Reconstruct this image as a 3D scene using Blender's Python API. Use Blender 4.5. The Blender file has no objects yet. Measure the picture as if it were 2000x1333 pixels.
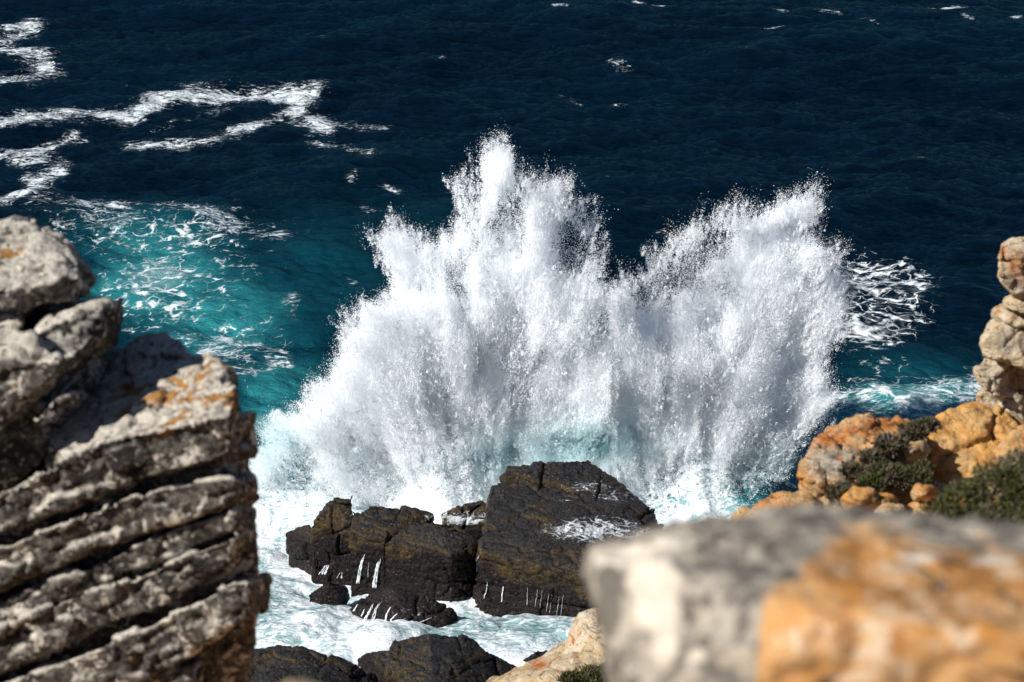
import bpy, bmesh, math
import numpy as np
from mathutils import Vector
from mathutils.bvhtree import BVHTree

# ------------------------------------------------------------------ camera, sky, sun, exposure
R = math.radians
S = bpy.context.scene
COL = S.collection
CAM_H, PITCH, LENS = 30.0, 20.0, 70.0
cam_d = bpy.data.cameras.new('camera')
cam = bpy.data.objects.new('camera', cam_d); COL.objects.link(cam)
cam.location = (0, 0, CAM_H); cam.rotation_euler = (R(90 - PITCH), 0, 0)
cam_d.lens = LENS; cam_d.sensor_width = 36; cam_d.clip_start = 0.1; cam_d.clip_end = 9000
cam_d.dof.use_dof = True; cam_d.dof.focus_distance = 66; cam_d.dof.aperture_fstop = 3.3
S.camera = cam

SUN_DIR = Vector((-0.70, -0.38, 0.62)).normalized()          # towards the sun
elev = math.asin(SUN_DIR.z); azim = math.atan2(SUN_DIR.x, SUN_DIR.y)
W = bpy.data.worlds.new('World'); S.world = W; W.use_nodes = True
wn = W.node_tree.nodes; wl = W.node_tree.links
sky = wn.new('ShaderNodeTexSky'); sky.sky_type = 'NISHITA'; sky.sun_disc = False
sky.sun_elevation = elev; sky.sun_rotation = azim; sky.altitude = 0; sky.dust_density = 0.1; sky.ozone_density = 4.0
wl.new(sky.outputs[0], wn['Background'].inputs[0]); wn['Background'].inputs[1].default_value = 0.05
sun_d = bpy.data.lights.new('sun', 'SUN'); sun_d.energy = 5.0; sun_d.angle = R(0.53); sun_d.color = (1, 0.965, 0.91)
sun = bpy.data.objects.new('sun', sun_d); COL.objects.link(sun)
sun.rotation_euler = (-SUN_DIR).to_track_quat('-Z', 'Y').to_euler()
S.view_settings.view_transform = 'Standard'; S.view_settings.look = 'None'
S.view_settings.exposure = 0.42; S.view_settings.gamma = 1
S.render.engine = 'CYCLES'
S.cycles.use_denoising = True; S.cycles.diffuse_bounces = 14; S.cycles.max_bounces = 16; S.cycles.glossy_bounces = 3
S.cycles.transparent_max_bounces = 8; S.cycles.caustics_reflective = False; S.cycles.caustics_refractive = False

# ------------------------------------------------------------------ photo pixel -> direction
FPX = LENS / 36 * 2000
ca, sa = math.cos(R(PITCH)), math.sin(R(PITCH))
def ray(px, py):
    a, b = (px - 1000) / FPX, (666.5 - py) / FPX
    return np.array([a, ca + b * sa, -sa + b * ca])
def Pz(px, py, z=0.0):                    # point of that pixel's ray on the level z
    d = ray(px, py); return np.array([0, 0, CAM_H]) + d * ((z - CAM_H) / d[2])
def Py(px, py, y):                        # point of that pixel's ray at y metres out
    d = ray(px, py); return np.array([0, 0, CAM_H]) + d * (y / d[1])
def to_px(p):
    p = np.asarray(p); x, y, z = p[..., 0], p[..., 1], p[..., 2] - CAM_H
    w = y * ca - z * sa; u = y * sa + z * ca
    w = np.where(w < .5, .5, w)
    return 1000 + FPX * x / w, 666.5 - FPX * u / w

# ------------------------------------------------------------------ noise
def _h(ix, iy, iz, s):
    with np.errstate(over='ignore'):
        h = (ix.astype(np.uint32) * np.uint32(374761393)) ^ (iy.astype(np.uint32) * np.uint32(668265263)) ^ (iz.astype(np.uint32) * np.uint32(2147483647 - 61)) ^ np.uint32((s * 974634777 + 12345) & 0xffffffff)
        h = (h ^ (h >> np.uint32(13))) * np.uint32(1274126177)
        h = (h ^ (h >> np.uint32(16))) * np.uint32(2246822519)
        h ^= h >> np.uint32(13)
    return h
def _f(h): return h.astype(np.float64) * (1 / 4294967295.0)
def vnoise(p, s=0):                       # value noise, -1..1
    p = np.asarray(p, float); i = np.floor(p).astype(np.int64); f = p - i
    f = f * f * f * (f * (f * 6 - 15) + 10)
    r = 0
    for a in (0, 1):
        for b in (0, 1):
            for c in (0, 1):
                w = (f[:, 0] if a else 1 - f[:, 0]) * (f[:, 1] if b else 1 - f[:, 1]) * (f[:, 2] if c else 1 - f[:, 2])
                r = r + w * _f(_h(i[:, 0] + a, i[:, 1] + b, i[:, 2] + c, s))
    return r * 2 - 1
def fbm(p, o=4, s=0, g=.5, ridge=False):
    r, a, t = 0, 1.0, 0
    p = np.asarray(p, float)
    for k in range(o):
        n = vnoise(p * (2.03 ** k) + 17.3 * k, s + k)
        if ridge: n = 1 - 2 * np.abs(n)
        r = r + a * n; t += a; a *= g
    return r / t
def cells(p, s=0):                        # F1, F2, id of the nearest cell
    p = np.asarray(p, float); i = np.floor(p).astype(np.int64)
    f1 = np.full(len(p), 9.0); f2 = f1.copy(); cid = np.zeros(len(p))
    for a in (-1, 0, 1):
        for b in (-1, 0, 1):
            for c in (-1, 0, 1):
                x, y, z = i[:, 0] + a, i[:, 1] + b, i[:, 2] + c
                q = np.stack([x + _f(_h(x, y, z, s)), y + _f(_h(x, y, z, s + 1)), z + _f(_h(x, y, z, s + 2))], 1)
                d = np.linalg.norm(q - p, axis=1); n = d < f1
                f2 = np.where(n, f1, np.minimum(f2, d)); cid = np.where(n, _f(_h(x, y, z, s + 3)), cid); f1 = np.where(n, d, f1)
    return f1, f2, cid
def sstep(a, b, x):
    t = np.clip((x - a) / (b - a), 0, 1); return t * t * (3 - 2 * t)
rng = np.random.default_rng(7)

# ------------------------------------------------------------------ mesh helpers
def mesh_np(name, v, f, smooth=True):
    v = np.ascontiguousarray(v, np.float32); f = np.ascontiguousarray(f, np.int32)
    m = bpy.data.meshes.new(name); m.vertices.add(len(v)); m.vertices.foreach_set('co', v.ravel())
    k = f.shape[1]; m.loops.add(f.size); m.loops.foreach_set('vertex_index', f.ravel())
    m.polygons.add(len(f)); m.polygons.foreach_set('loop_start', np.arange(0, f.size, k, dtype=np.int32))
    m.update(calc_edges=True)
    if smooth: m.polygons.foreach_set('use_smooth', np.ones(len(f), bool))
    return m
def tag(o, label=None, cat=None, group=None, kind=None):
    for k, v in (('label', label), ('category', cat), ('group', group), ('kind', kind)):
        if v: o[k] = v
    return o
def link(name, m, mat, parent=None, origin=None):
    if origin is not None:
        m.transform(__import__('mathutils').Matrix.Translation(-Vector(origin)))
    o = bpy.data.objects.new(name, m); COL.objects.link(o)
    if mat: m.materials.append(mat)
    if origin is not None: o.location = Vector(origin) - (parent.location if parent else Vector())
    elif parent: o.location = -parent.location
    if parent: o.parent = parent
    return o
def empty(name, loc):
    o = bpy.data.objects.new(name, None); COL.objects.link(o); o.location = Vector(loc); o.empty_display_size = .2
    return o
def attr(m, name, vals):
    a = m.attributes.new(name, 'FLOAT', 'POINT'); a.data.foreach_set('value', np.ascontiguousarray(vals, np.float32))

def remesh(hulls, voxel, smooth=0):
    bm = bmesh.new()
    for h in hulls:
        vs = [bm.verts.new(Vector(p)) for p in h]
        r = bmesh.ops.convex_hull(bm, input=vs, use_existing_faces=False)
        junk = [e for e in r['geom_interior'] if isinstance(e, bmesh.types.BMVert)] + [e for e in r['geom_unused'] if isinstance(e, bmesh.types.BMVert)]
        bmesh.ops.delete(bm, geom=list(set(junk)), context='VERTS')
    m = bpy.data.meshes.new('t'); bm.to_mesh(m); bm.free()
    o = bpy.data.objects.new('t', m); COL.objects.link(o)
    md = o.modifiers.new('r', 'REMESH'); md.mode = 'VOXEL'; md.voxel_size = voxel
    if smooth:
        sm = o.modifiers.new('s', 'SMOOTH'); sm.factor = .5; sm.iterations = smooth
    dg = bpy.context.evaluated_depsgraph_get(); dg.update()
    me = bpy.data.meshes.new_from_object(o.evaluated_get(dg))
    bpy.data.objects.remove(o); bpy.data.meshes.remove(m)
    return me
def vcos(m):
    a = np.empty(len(m.vertices) * 3, np.float32); m.vertices.foreach_get('co', a); return a.reshape(-1, 3).astype(float)
def vnor(m):
    a = np.empty(len(m.vertices) * 3, np.float32); m.vertices.foreach_get('normal', a); return a.reshape(-1, 3).astype(float)
def setco(m, v):
    m.vertices.foreach_set('co', np.ascontiguousarray(v, np.float32).ravel()); m.update()
def rock_mesh(hulls, voxel, disps, smooth=0):
    m = remesh(hulls, voxel, smooth)
    for d in disps:
        v, n = vcos(m), vnor(m)
        setco(m, v + n * np.asarray(d(v, n))[:, None])
    m.polygons.foreach_set('use_smooth', np.ones(len(m.polygons), bool))
    return m

# ------------------------------------------------------------------ materials
class NT:
    def __init__(s, name):
        s.m = bpy.data.materials.new(name); s.m.use_nodes = True; s.t = s.m.node_tree; s.n = s.t.nodes
        s.b = s.n['Principled BSDF']; s.co = s.n.new('ShaderNodeTexCoord')
    def L(s, a, b): s.t.links.new(a, b)
    def _in(s, sock, v):
        if v is None: return
        if isinstance(v, (int, float)): sock.default_value = v
        elif isinstance(v, tuple): sock.default_value = v + (1,) if len(v) == 3 and sock.type == 'RGBA' else v
        else: s.L(v, sock)
    def mapping(s, scale=(1, 1, 1), rot=(0, 0, 0), src=None):
        n = s.n.new('ShaderNodeMapping'); n.inputs['Scale'].default_value = scale; n.inputs['Rotation'].default_value = rot
        s.L(src or s.co.outputs['Object'], n.inputs[0]); return n.outputs[0]
    def noise(s, scale, detail=4, rough=.55, dist=0, vec=None, color=False):
        n = s.n.new('ShaderNodeTexNoise'); n.inputs['Scale'].default_value = scale; n.inputs['Detail'].default_value = detail
        n.inputs['Roughness'].default_value = rough; n.inputs['Distortion'].default_value = dist
        s.L(vec or s.co.outputs['Object'], n.inputs['Vector']); return n.outputs['Color' if color else 'Fac']
    def voro(s, scale, feat='F1', vec=None, out='Distance', rand=1):
        n = s.n.new('ShaderNodeTexVoronoi'); n.feature = feat; n.inputs['Scale'].default_value = scale; n.inputs['Randomness'].default_value = rand
        s.L(vec or s.co.outputs['Object'], n.inputs['Vector']); return n.outputs[out]
    def math(s, op, a, b=None, c=None, clamp=False):
        n = s.n.new('ShaderNodeMath'); n.operation = op; n.use_clamp = clamp
        for k, v in enumerate((a, b, c)): s._in(n.inputs[k], v)
        return n.outputs[0]
    def step(s, v, a, b, lo=0., hi=1.):
        n = s.n.new('ShaderNodeMapRange'); n.interpolation_type = 'SMOOTHSTEP'
        s._in(n.inputs[0], v)
        for k, x in enumerate((a, b, lo, hi)): s._in(n.inputs[k + 1], x)
        return n.outputs[0]
    def mix(s, f, a, b):
        n = s.n.new('ShaderNodeMix'); n.data_type = 'RGBA'
        s._in(n.inputs[0], f); s._in(n.inputs[6], a); s._in(n.inputs[7], b); return n.outputs[2]
    def mixf(s, f, a, b):
        n = s.n.new('ShaderNodeMix'); n.data_type = 'FLOAT'
        s._in(n.inputs[0], f); s._in(n.inputs[2], a); s._in(n.inputs[3], b); return n.outputs[0]
    def attr(s, name):
        n = s.n.new('ShaderNodeAttribute'); n.attribute_name = name; return n.outputs['Fac']
    def warp(s, amt, scale, vec=None):
        v = vec or s.co.outputs['Object']
        c = s.noise(scale, 3, .5, 0, v, True)
        a = s.n.new('ShaderNodeVectorMath'); a.operation = 'SUBTRACT'; s.L(c, a.inputs[0]); a.inputs[1].default_value = (.5, .5, .5)
        b = s.n.new('ShaderNodeVectorMath'); b.operation = 'SCALE'; s.L(a.outputs[0], b.inputs[0]); b.inputs['Scale'].default_value = amt
        d = s.n.new('ShaderNodeVectorMath'); s.L(v, d.inputs[0]); s.L(b.outputs[0], d.inputs[1]); return d.outputs[0]
    def normal(s, axis='Z'):
        g = s.n.new('ShaderNodeNewGeometry'); x = s.n.new('ShaderNodeSeparateXYZ'); s.L(g.outputs['Normal'], x.inputs[0]); return x.outputs[axis]
    def posz(s):
        g = s.n.new('ShaderNodeNewGeometry'); x = s.n.new('ShaderNodeSeparateXYZ'); s.L(g.outputs['Position'], x.inputs[0]); return x.outputs['Z']
    def bump(s, h, strength, dist, prev=None):
        n = s.n.new('ShaderNodeBump'); n.inputs['Strength'].default_value = strength; n.inputs['Distance'].default_value = dist
        s.L(h, n.inputs['Height'])
        if prev: s.L(prev, n.inputs['Normal'])
        return n.outputs[0]
    def out(s, color=None, rough=None, normal=None, spec=None):
        s._in(s.b.inputs['Base Color'], color); s._in(s.b.inputs['Roughness'], rough); s._in(s.b.inputs['Specular IOR Level'], spec)
        if normal: s.L(normal, s.b.inputs['Normal'])
        return s.m

def mat_limestone(name, k=1.0):
    t = NT(name)
    w = t.warp(.12, 5)
    big = t.noise(3.2, 6, .62, .4, w); mid = t.noise(13, 6, .68, .3); fine = t.noise(45, 5, .65); mot = t.noise(24, 5, .7, .4, t.warp(.05, 14))
    c = t.mix(t.step(mot, .40, .60), (.040, .034, .029), (.17, .15, .125))
    c = t.mix(t.step(big, .46, .40), c, (.035, .031, .028))
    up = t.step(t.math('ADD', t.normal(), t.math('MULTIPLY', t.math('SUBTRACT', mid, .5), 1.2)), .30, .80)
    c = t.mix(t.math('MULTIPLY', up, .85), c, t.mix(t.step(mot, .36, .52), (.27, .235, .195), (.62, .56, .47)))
    pale = t.step(t.math('ADD', t.noise(5.5, 6, .72, .8, w), t.math('MULTIPLY', t.math('SUBTRACT', fine, .5), .25)), .54, .58)
    c = t.mix(pale, c, t.mix(t.step(mot, .35, .55), (.36, .32, .265), (.62, .56, .47)))
    spots = t.step(t.voro(22, 'F1', t.warp(.05, 24)), .30, .18)
    c = t.mix(t.math('MULTIPLY', spots, t.step(mid, .50, .44)), c, (.46, .42, .355))
    och = t.math('MULTIPLY', t.step(t.noise(6, 5, .65, .5), .53, .58), t.attr('ochre'))
    och = t.math('MAXIMUM', t.step(och, .15, .45), t.math('MULTIPLY', t.step(t.noise(9, 4, .6), .69, .72), .6))
    c = t.mix(t.math('MULTIPLY', och, .92), c, t.mix(mot, (.20, .085, .012), (.48, .22, .04)))
    c = t.mix(t.step(t.math('MULTIPLY', fine, mid), .21, .15), c, (.014, .012, .011))
    nb = t.bump(mid, .8, .03, None); nb = t.bump(mot, .8, .016, nb); nb = t.bump(fine, .7, .012, nb)
    return t.out(c, .9, nb, .2)

def mat_orange(name, orange=(.52, .235, .05), pale=(.52, .40, .24), zone=True, lich=.66):
    t = NT(name)
    w = t.warp(.3, 2.5)
    big = t.noise(2.2, 6, .6, .5, w); mid = t.noise(8, 6, .65, .3); fine = t.noise(40, 5, .6)
    c = t.mix(t.step(big, .35, .65), orange, pale)
    c = t.mix(t.math('MULTIPLY', t.step(mid, .52, .68), .7), c, (.33, .125, .022))
    c = t.mix(t.math('MULTIPLY', t.step(mid, .42, .32), .6), c, (.17, .12, .08))
    red = t.math('MULTIPLY', t.step(t.noise(5, 5, .65, .5), lich - .06, lich - .01), t.step(t.normal(), .2, .6))
    if zone:
        red = t.math('MAXIMUM', red, t.math('MULTIPLY', t.attr('lichen'), t.step(mid, .36, .48)))
        grey = t.attr('grey')
        gc = t.mix(t.step(t.noise(6, 6, .65), .40, .6), (.16, .135, .11), (.46, .40, .315))
        gc = t.mix(t.step(fine, .55, .7), gc, (.12, .10, .085))
        c = t.mix(t.math('MULTIPLY', grey, t.step(t.math('ADD', grey, t.math('MULTIPLY', mid, .5)), .55, .75)), c, gc)
    c = t.mix(red, c, (.42, .115, .018))
    lay = t.noise(3.5, 6, .65, .6, t.mapping((1, 1, 4.5), (.2, -.25, 0)))
    c = t.mix(t.math('MULTIPLY', t.step(lay, .46, .36), .65), c, (.10, .06, .035))
    nb = t.bump(mid, .9, .05); nb = t.bump(fine, .6, .015, nb); nb = t.bump(lay, .9, .06, nb)
    return t.out(c, .9, nb, .2)

def mat_boulder(name):
    t = NT(name)
    w = t.warp(.08, 8)
    mid = t.noise(22, 6, .66, .3, w); fine = t.noise(70, 4, .6); big = t.noise(6, 5, .6, .5); spot = t.noise(38, 4, .6, .4)
    o = t.mix(t.step(big, .38, .60), (.42, .175, .035), (.50, .28, .115))
    o = t.mix(t.math('MULTIPLY', t.step(t.noise(12, 6, .7, .6), .52, .62), .8), o, (.60, .46, .32))
    o = t.mix(t.math('MULTIPLY', t.step(mid, .54, .64), .8), o, (.30, .11, .018))
    o = t.mix(t.math('MULTIPLY', t.step(spot, .60, .68), .8), o, (.62, .50, .38))
    o = t.mix(t.math('MULTIPLY', t.step(t.noise(17, 5, .7), .40, .34), .7), o, (.17, .10, .06))
    g = t.mix(t.step(mid, .40, .60), (.125, .108, .09), (.37, .325, .26))
    g = t.mix(t.step(spot, .57, .66), g, (.075, .066, .058)); g = t.mix(t.math('MULTIPLY', t.step(t.noise(15, 5, .7), .56, .64), .7), g, (.44, .37, .27))
    z = t.step(t.math('ADD', t.attr('orange'), t.math('ADD', t.math('MULTIPLY', t.math('SUBTRACT', big, .5), 1.2), t.math('MULTIPLY', t.math('SUBTRACT', mid, .5), .9))), .34, .66)
    c = t.mix(z, g, o)
    pl = t.step(t.math('ADD', t.attr('pale'), t.math('ADD', t.math('MULTIPLY', t.math('SUBTRACT', big, .5), .9), t.math('MULTIPLY', t.math('SUBTRACT', mid, .5), .3))), .40, .60)
    c = t.mix(pl, c, t.mix(t.step(mid, .35, .65), (.50, .43, .34), (.62, .55, .45)))
    dk = t.step(t.math('ADD', t.attr('dark'), t.math('MULTIPLY', t.math('SUBTRACT', big, .5), .7)), .44, .56)
    c = t.mix(dk, c, t.mix(mid, (.09, .078, .064), (.18, .155, .125)))
    nb = t.bump(mid, .8, .014); nb = t.bump(fine, .5, .004, nb)
    return t.out(c, .9, nb, .2)

def mat_wetrock(name):
    t = NT(name)
    w = t.warp(.4, 1.5)
    big = t.noise(.9, 6, .62, .4, w); mid = t.noise(4, 6, .70, .3); fine = t.noise(15, 5, .7); grit = t.noise(9, 4, .75, .5)
    z = t.posz()
    dry = t.mix(t.step(mid, .36, .60), (.012, .0085, .005), (.062, .041, .018))
    dry = t.mix(t.math('MULTIPLY', t.step(t.noise(1.1, 5, .65, .6), .50, .62), .8), dry, (.090, .055, .013))
    dry = t.mix(t.math('MULTIPLY', t.step(grit, .54, .64), .75), dry, (.009, .007, .0055))
    dry = t.mix(t.math('MULTIPLY', t.step(fine, .60, .68), .6), dry, (.16, .12, .075))
    top = t.step(t.math('ADD', t.normal(), t.math('MULTIPLY', t.math('SUBTRACT', big, .5), .9)), .60, .80)
    slate = t.mix(t.step(grit, .40, .6), (.0065, .007, .0082), (.026, .0265, .030))
    slate = t.mix(t.math('MULTIPLY', t.step(t.noise(.8, 5, .65, .6), .54, .64), .7), slate, (.040, .028, .014))
    dry = t.mix(t.math('MULTIPLY', top, .92), dry, slate)
    mus = t.mix(t.step(fine, .44, .60), (.0035, .003, .0035), (.026, .015, .014))
    mus = t.mix(t.math('MULTIPLY', t.step(grit, .60, .68), .7), mus, (.06, .042, .036))
    band = t.math('ADD', z, t.math('MULTIPLY', t.math('SUBTRACT', big, .5), 2.6))
    c = t.mix(t.step(band, .95, 1.55), mus, dry)
    c = t.mix(t.step(t.math('MULTIPLY', mid, grit), .21, .15), c, (.004, .0035, .003))
    barn = t.math('MULTIPLY', t.step(t.voro(9), .22, .12), t.step(t.noise(1.3, 3), .46, .58))
    c = t.mix(t.math('MULTIPLY', barn, .6), c, (.26, .22, .17))
    # thin sea foam lying on the stone
    fo = t.attr('foam')
    lace = t.voro(2.6, 'DISTANCE_TO_EDGE', t.warp(.9, 1.4, t.mapping((.55, 1.5, 1))))
    lace2 = t.voro(6, 'DISTANCE_TO_EDGE', t.warp(.4, 3))
    fm = t.math('MAXIMUM', t.step(lace, t.math('MULTIPLY', fo, .16), t.math('MULTIPLY', fo, .03)), t.math('MULTIPLY', t.step(lace2, .05, .01), t.step(fo, .3, .9)))
    fm = t.math('MULTIPLY', fm, t.step(t.math('ADD', fo, t.math('MULTIPLY', t.math('SUBTRACT', fine, .5), 1.4)), .30, .55))
    fm = t.math('MAXIMUM', t.math('MULTIPLY', fm, .8), t.step(t.math('ADD', t.math('MULTIPLY', fo, .8), t.math('ADD', t.math('MULTIPLY', t.math('SUBTRACT', mid, .5), 2.6), t.math('MULTIPLY', t.math('SUBTRACT', t.noise(1.6, 5, .65, .8, t.mapping((.6, 1.6, 1))), .5), 2.6))), .75, 1.15))
    fm = t.math('MULTIPLY', fm, t.step(fo, .08, .35))
    c = t.mix(fm, c, (.72, .76, .80))
    rough = t.mixf(t.step(grit, .4, .6), .26, .62)
    nb = t.bump(mid, .8, .11); nb = t.bump(grit, .8, .05, nb); nb = t.bump(fine, .9, .035, nb); nb = t.bump(t.voro(9), .5, .04, nb)
    return t.out(c, rough, nb, .2)

def mat_simple(name, a, b, scale, rough=.8, bump=0., spec=.3):
    t = NT(name); n = t.noise(scale, 4, .6)
    return t.out(t.mix(t.step(n, .35, .65), a, b), rough, t.bump(n, bump, .02) if bump else None, spec)

def mat_leaf(name, a, b, dry):
    t = NT(name); g = t.n.new('ShaderNodeNewGeometry')
    r = g.outputs['Random Per Island']
    c = t.mix(r, a, b); c = t.mix(t.step(r, .66, .72), c, dry)
    c = t.mix(t.step(t.noise(5, 3), .55, .7), c, dry)
    t.b.inputs['Subsurface Weight'].default_value = 0
    return t.out(c, .65, None, .25)

def mat_water():
    t = NT('sea_water')
    P = t.co.outputs['Object']
    foam, lace, teal = t.attr('foam'), t.attr('lace'), t.attr('teal')
    n1 = t.noise(.35, 6, .62, .4); n2 = t.noise(1.5, 6, .66, .5); n3 = t.noise(6, 4, .6)
    deep = t.mix(t.step(t.noise(.06, 3), .35, .65), (.0002, .0022, .0050), (.0004, .0052, .0105))
    c = t.mix(t.step(teal, 0, .35), deep, (.003, .050, .068))
    c = t.mix(t.step(t.math('ADD', teal, t.math('MULTIPLY', t.math('SUBTRACT', n1, .5), .5)), .30, .85), c, (.026, .235, .255))
    c = t.mix(t.step(t.math('ADD', teal, t.math('MULTIPLY', t.math('SUBTRACT', n1, .5), .3)), .85, 1.35), c, (.34, .51, .515))
    # solid foam drifts, ragged by noise
    n2b = t.noise(2.6, 7, .72, .8, t.warp(1.2, .5, t.mapping((.6, 1.2, 1))))
    d = t.math('ADD', t.math('MULTIPLY', t.math('SUBTRACT', n2b, .5), 3.8), t.math('MULTIPLY', t.math('SUBTRACT', n1, .5), 2.2))
    d = t.math('ADD', d, t.math('MULTIPLY', t.math('SUBTRACT', n3, .5), 1.1))
    f1 = t.step(t.math('ADD', foam, d), .45, 1.15)
    f1 = t.math('MULTIPLY', f1, t.step(foam, .06, .3))
    # stringy foam: wandering cell borders at two sizes
    v1 = t.voro(.42, 'DISTANCE_TO_EDGE', t.warp(2.6, .5)); v2 = t.voro(1.1, 'DISTANCE_TO_EDGE', t.warp(1.1, 1.1))
    wd = t.math('MULTIPLY', lace, t.step(n1, .30, .70, .02, .24))
    l1 = t.step(v1, wd, t.math('MULTIPLY', wd, .2)); l2 = t.math('MULTIPLY', t.step(v2, t.math('MULTIPLY', wd, .8), 0.), .8)
    br = t.step(t.math('ADD', lace, t.math('MULTIPLY', t.math('SUBTRACT', n2, .5), 3.2)), .35, .9)
    f2 = t.math('MULTIPLY', t.math('MULTIPLY', t.math('MAXIMUM', l1, l2), br), t.step(lace, .04, .3))
    veil = t.math('MULTIPLY', t.step(t.math('ADD', lace, t.math('MULTIPLY', t.math('SUBTRACT', n2, .5), 2.6)), .75, 1.7), .45)
    f = t.math('MAXIMUM', f1, t.math('MAXIMUM', f2, veil), clamp=True)
    c = t.mix(f, c, t.mix(t.step(n2, .35, .65), (.56, .63, .66), (.78, .82, .835)))
    rough = t.mixf(f, .09, .75)
    rip = t.noise(1.0, 5, .62, .3, t.mapping((.75, 1.5, 1))); rip2 = t.noise(5.5, 4, .6, .2)
    nb = t.bump(rip, .8, .34); nb = t.bump(rip2, .5, .06, nb)
    nb = t.bump(t.math('MULTIPLY', f, n3), .6, .06, nb)
    df = t.n.new('ShaderNodeBsdfDiffuse'); t.L(c, df.inputs[0]); t.L(nb, df.inputs['Normal'])
    gl = t.n.new('ShaderNodeBsdfGlossy'); gl.inputs[0].default_value = (.09, .22, .27, 1); t.L(rough, gl.inputs['Roughness']); t.L(nb, gl.inputs['Normal'])
    fr = t.n.new('ShaderNodeFresnel'); fr.inputs['IOR'].default_value = 1.33; t.L(nb, fr.inputs['Normal'])
    mx = t.n.new('ShaderNodeMixShader'); t.L(t.math('MULTIPLY', fr.outputs[0], t.mixf(f, .45, .03)), mx.inputs[0])
    t.L(df.outputs[0], mx.inputs[1]); t.L(gl.outputs[0], mx.inputs[2]); t.L(mx.outputs[0], t.n['Material Output'].inputs[0])
    return t.m

def mat_spray():
    t = NT('spray_droplets')
    c = t.mix(t.attr('tint'), (.965, .980, .992), (.70, .89, .90))
    df = t.n.new('ShaderNodeBsdfDiffuse'); tr = t.n.new('ShaderNodeBsdfTranslucent'); mx = t.n.new('ShaderNodeMixShader'); mx.inputs[0].default_value = .4
    t.L(c, df.inputs[0]); t.L(c, tr.inputs[0]); t.L(df.outputs[0], mx.inputs[1]); t.L(tr.outputs[0], mx.inputs[2])
    t.L(mx.outputs[0], t.n['Material Output'].inputs[0])
    return t.m

M_WATER = mat_water(); M_SPRAY = mat_spray(); M_LIME = mat_limestone('grey_limestone'); M_WET = mat_wetrock('wet_dark_rock')
M_ORANGE = mat_orange('orange_sandstone'); M_PALE = mat_orange('pale_sandstone', (.46, .33, .17), (.55, .47, .35), True, .70)
M_BOULDER = mat_boulder('lichened_boulder')
M_TRICKLE = mat_simple('falling_water', (.70, .76, .80), (.85, .88, .90), 6, .4)
M_LEAF = mat_leaf('heath_leaves', (.032, .045, .009), (.085, .088, .020), (.10, .08, .052))
M_GREYLEAF = mat_leaf('dry_heath_leaves', (.06, .056, .026), (.10, .09, .042), (.13, .10, .078))
M_STEM = mat_simple('woody_stem', (.07, .05, .035), (.13, .10, .075), 30)

# ------------------------------------------------------------------ the sea
def fft_tile(n, L, wind, power, cut, seed):
    r = np.random.default_rng(seed); k1 = np.fft.fftfreq(n, L / n) * 2 * np.pi
    kx, ky = np.meshgrid(k1, k1, indexing='ij'); k = np.hypot(kx, ky); k[0, 0] = 1e9
    wd = np.array(wind) / np.linalg.norm(wind); al = (kx * wd[0] + ky * wd[1]) / k
    sp = np.exp(-1 / (k * cut) ** 2) / k ** power * (np.abs(al) ** 2 * .9 + .1) * np.exp(-(k * L / n * .7) ** 2)
    a = (r.normal(size=(n, n)) + 1j * r.normal(size=(n, n))) * np.sqrt(sp)
    h = np.fft.ifft2(a); hh = h.real; s = hh.std()
    dx = np.fft.ifft2(-1j * kx / k * a).real; dy = np.fft.ifft2(-1j * ky / k * a).real
    return hh / s, dx / s, dy / s
def tile_at(g, x, y, L):
    n = g.shape[0]; u, v = x / L * n, y / L * n; i, j = np.floor(u).astype(int), np.floor(v).astype(int); a, b = u - i, v - j
    i0, j0, i1, j1 = i % n, j % n, (i + 1) % n, (j + 1) % n
    return g[i0, j0] * (1 - a) * (1 - b) + g[i1, j0] * a * (1 - b) + g[i0, j1] * (1 - a) * b + g[i1, j1] * a * b
def seg_d(px, py, pts, w):
    """closeness 0..1 to a polyline; w = half widths in photo pixels (x flattened)"""
    best = np.zeros_like(px)
    if len(pts) > 2:                                            # round the corners off
        P = np.array([pts[0], *pts, pts[-1]], float); C = []
        for i in range(1, len(P) - 2):
            for t in (0, .25, .5, .75):
                C.append(.5 * (2 * P[i] + (P[i + 1] - P[i - 1]) * t + (2 * P[i - 1] - 5 * P[i] + 4 * P[i + 1] - P[i + 2]) * t * t + (3 * P[i] - P[i - 1] - 3 * P[i + 1] + P[i + 2]) * t ** 3))
        pts = [tuple(c) for c in C] + [pts[-1]]
    for (a, b) in zip(pts[:-1], pts[1:]):
        ax, ay, bx, by = a[0], a[1], b[0], b[1]
        dx, dy = bx - ax, by - ay
        t = np.clip(((px - ax) * dx + (py - ay) * dy * 4) / (dx * dx + dy * dy * 4 + 1e-6), 0, 1)
        ex, ey = (px - ax - t * dx) * .55, py - ay - t * dy
        best = np.maximum(best, np.exp(-(ex * ex + ey * ey) / (w * w * 1.7)))
    return best
def blob(px, py, cx, cy, rx, ry): return np.exp(-((px - cx) / rx) ** 2 - ((py - cy) / ry) ** 2)

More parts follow.
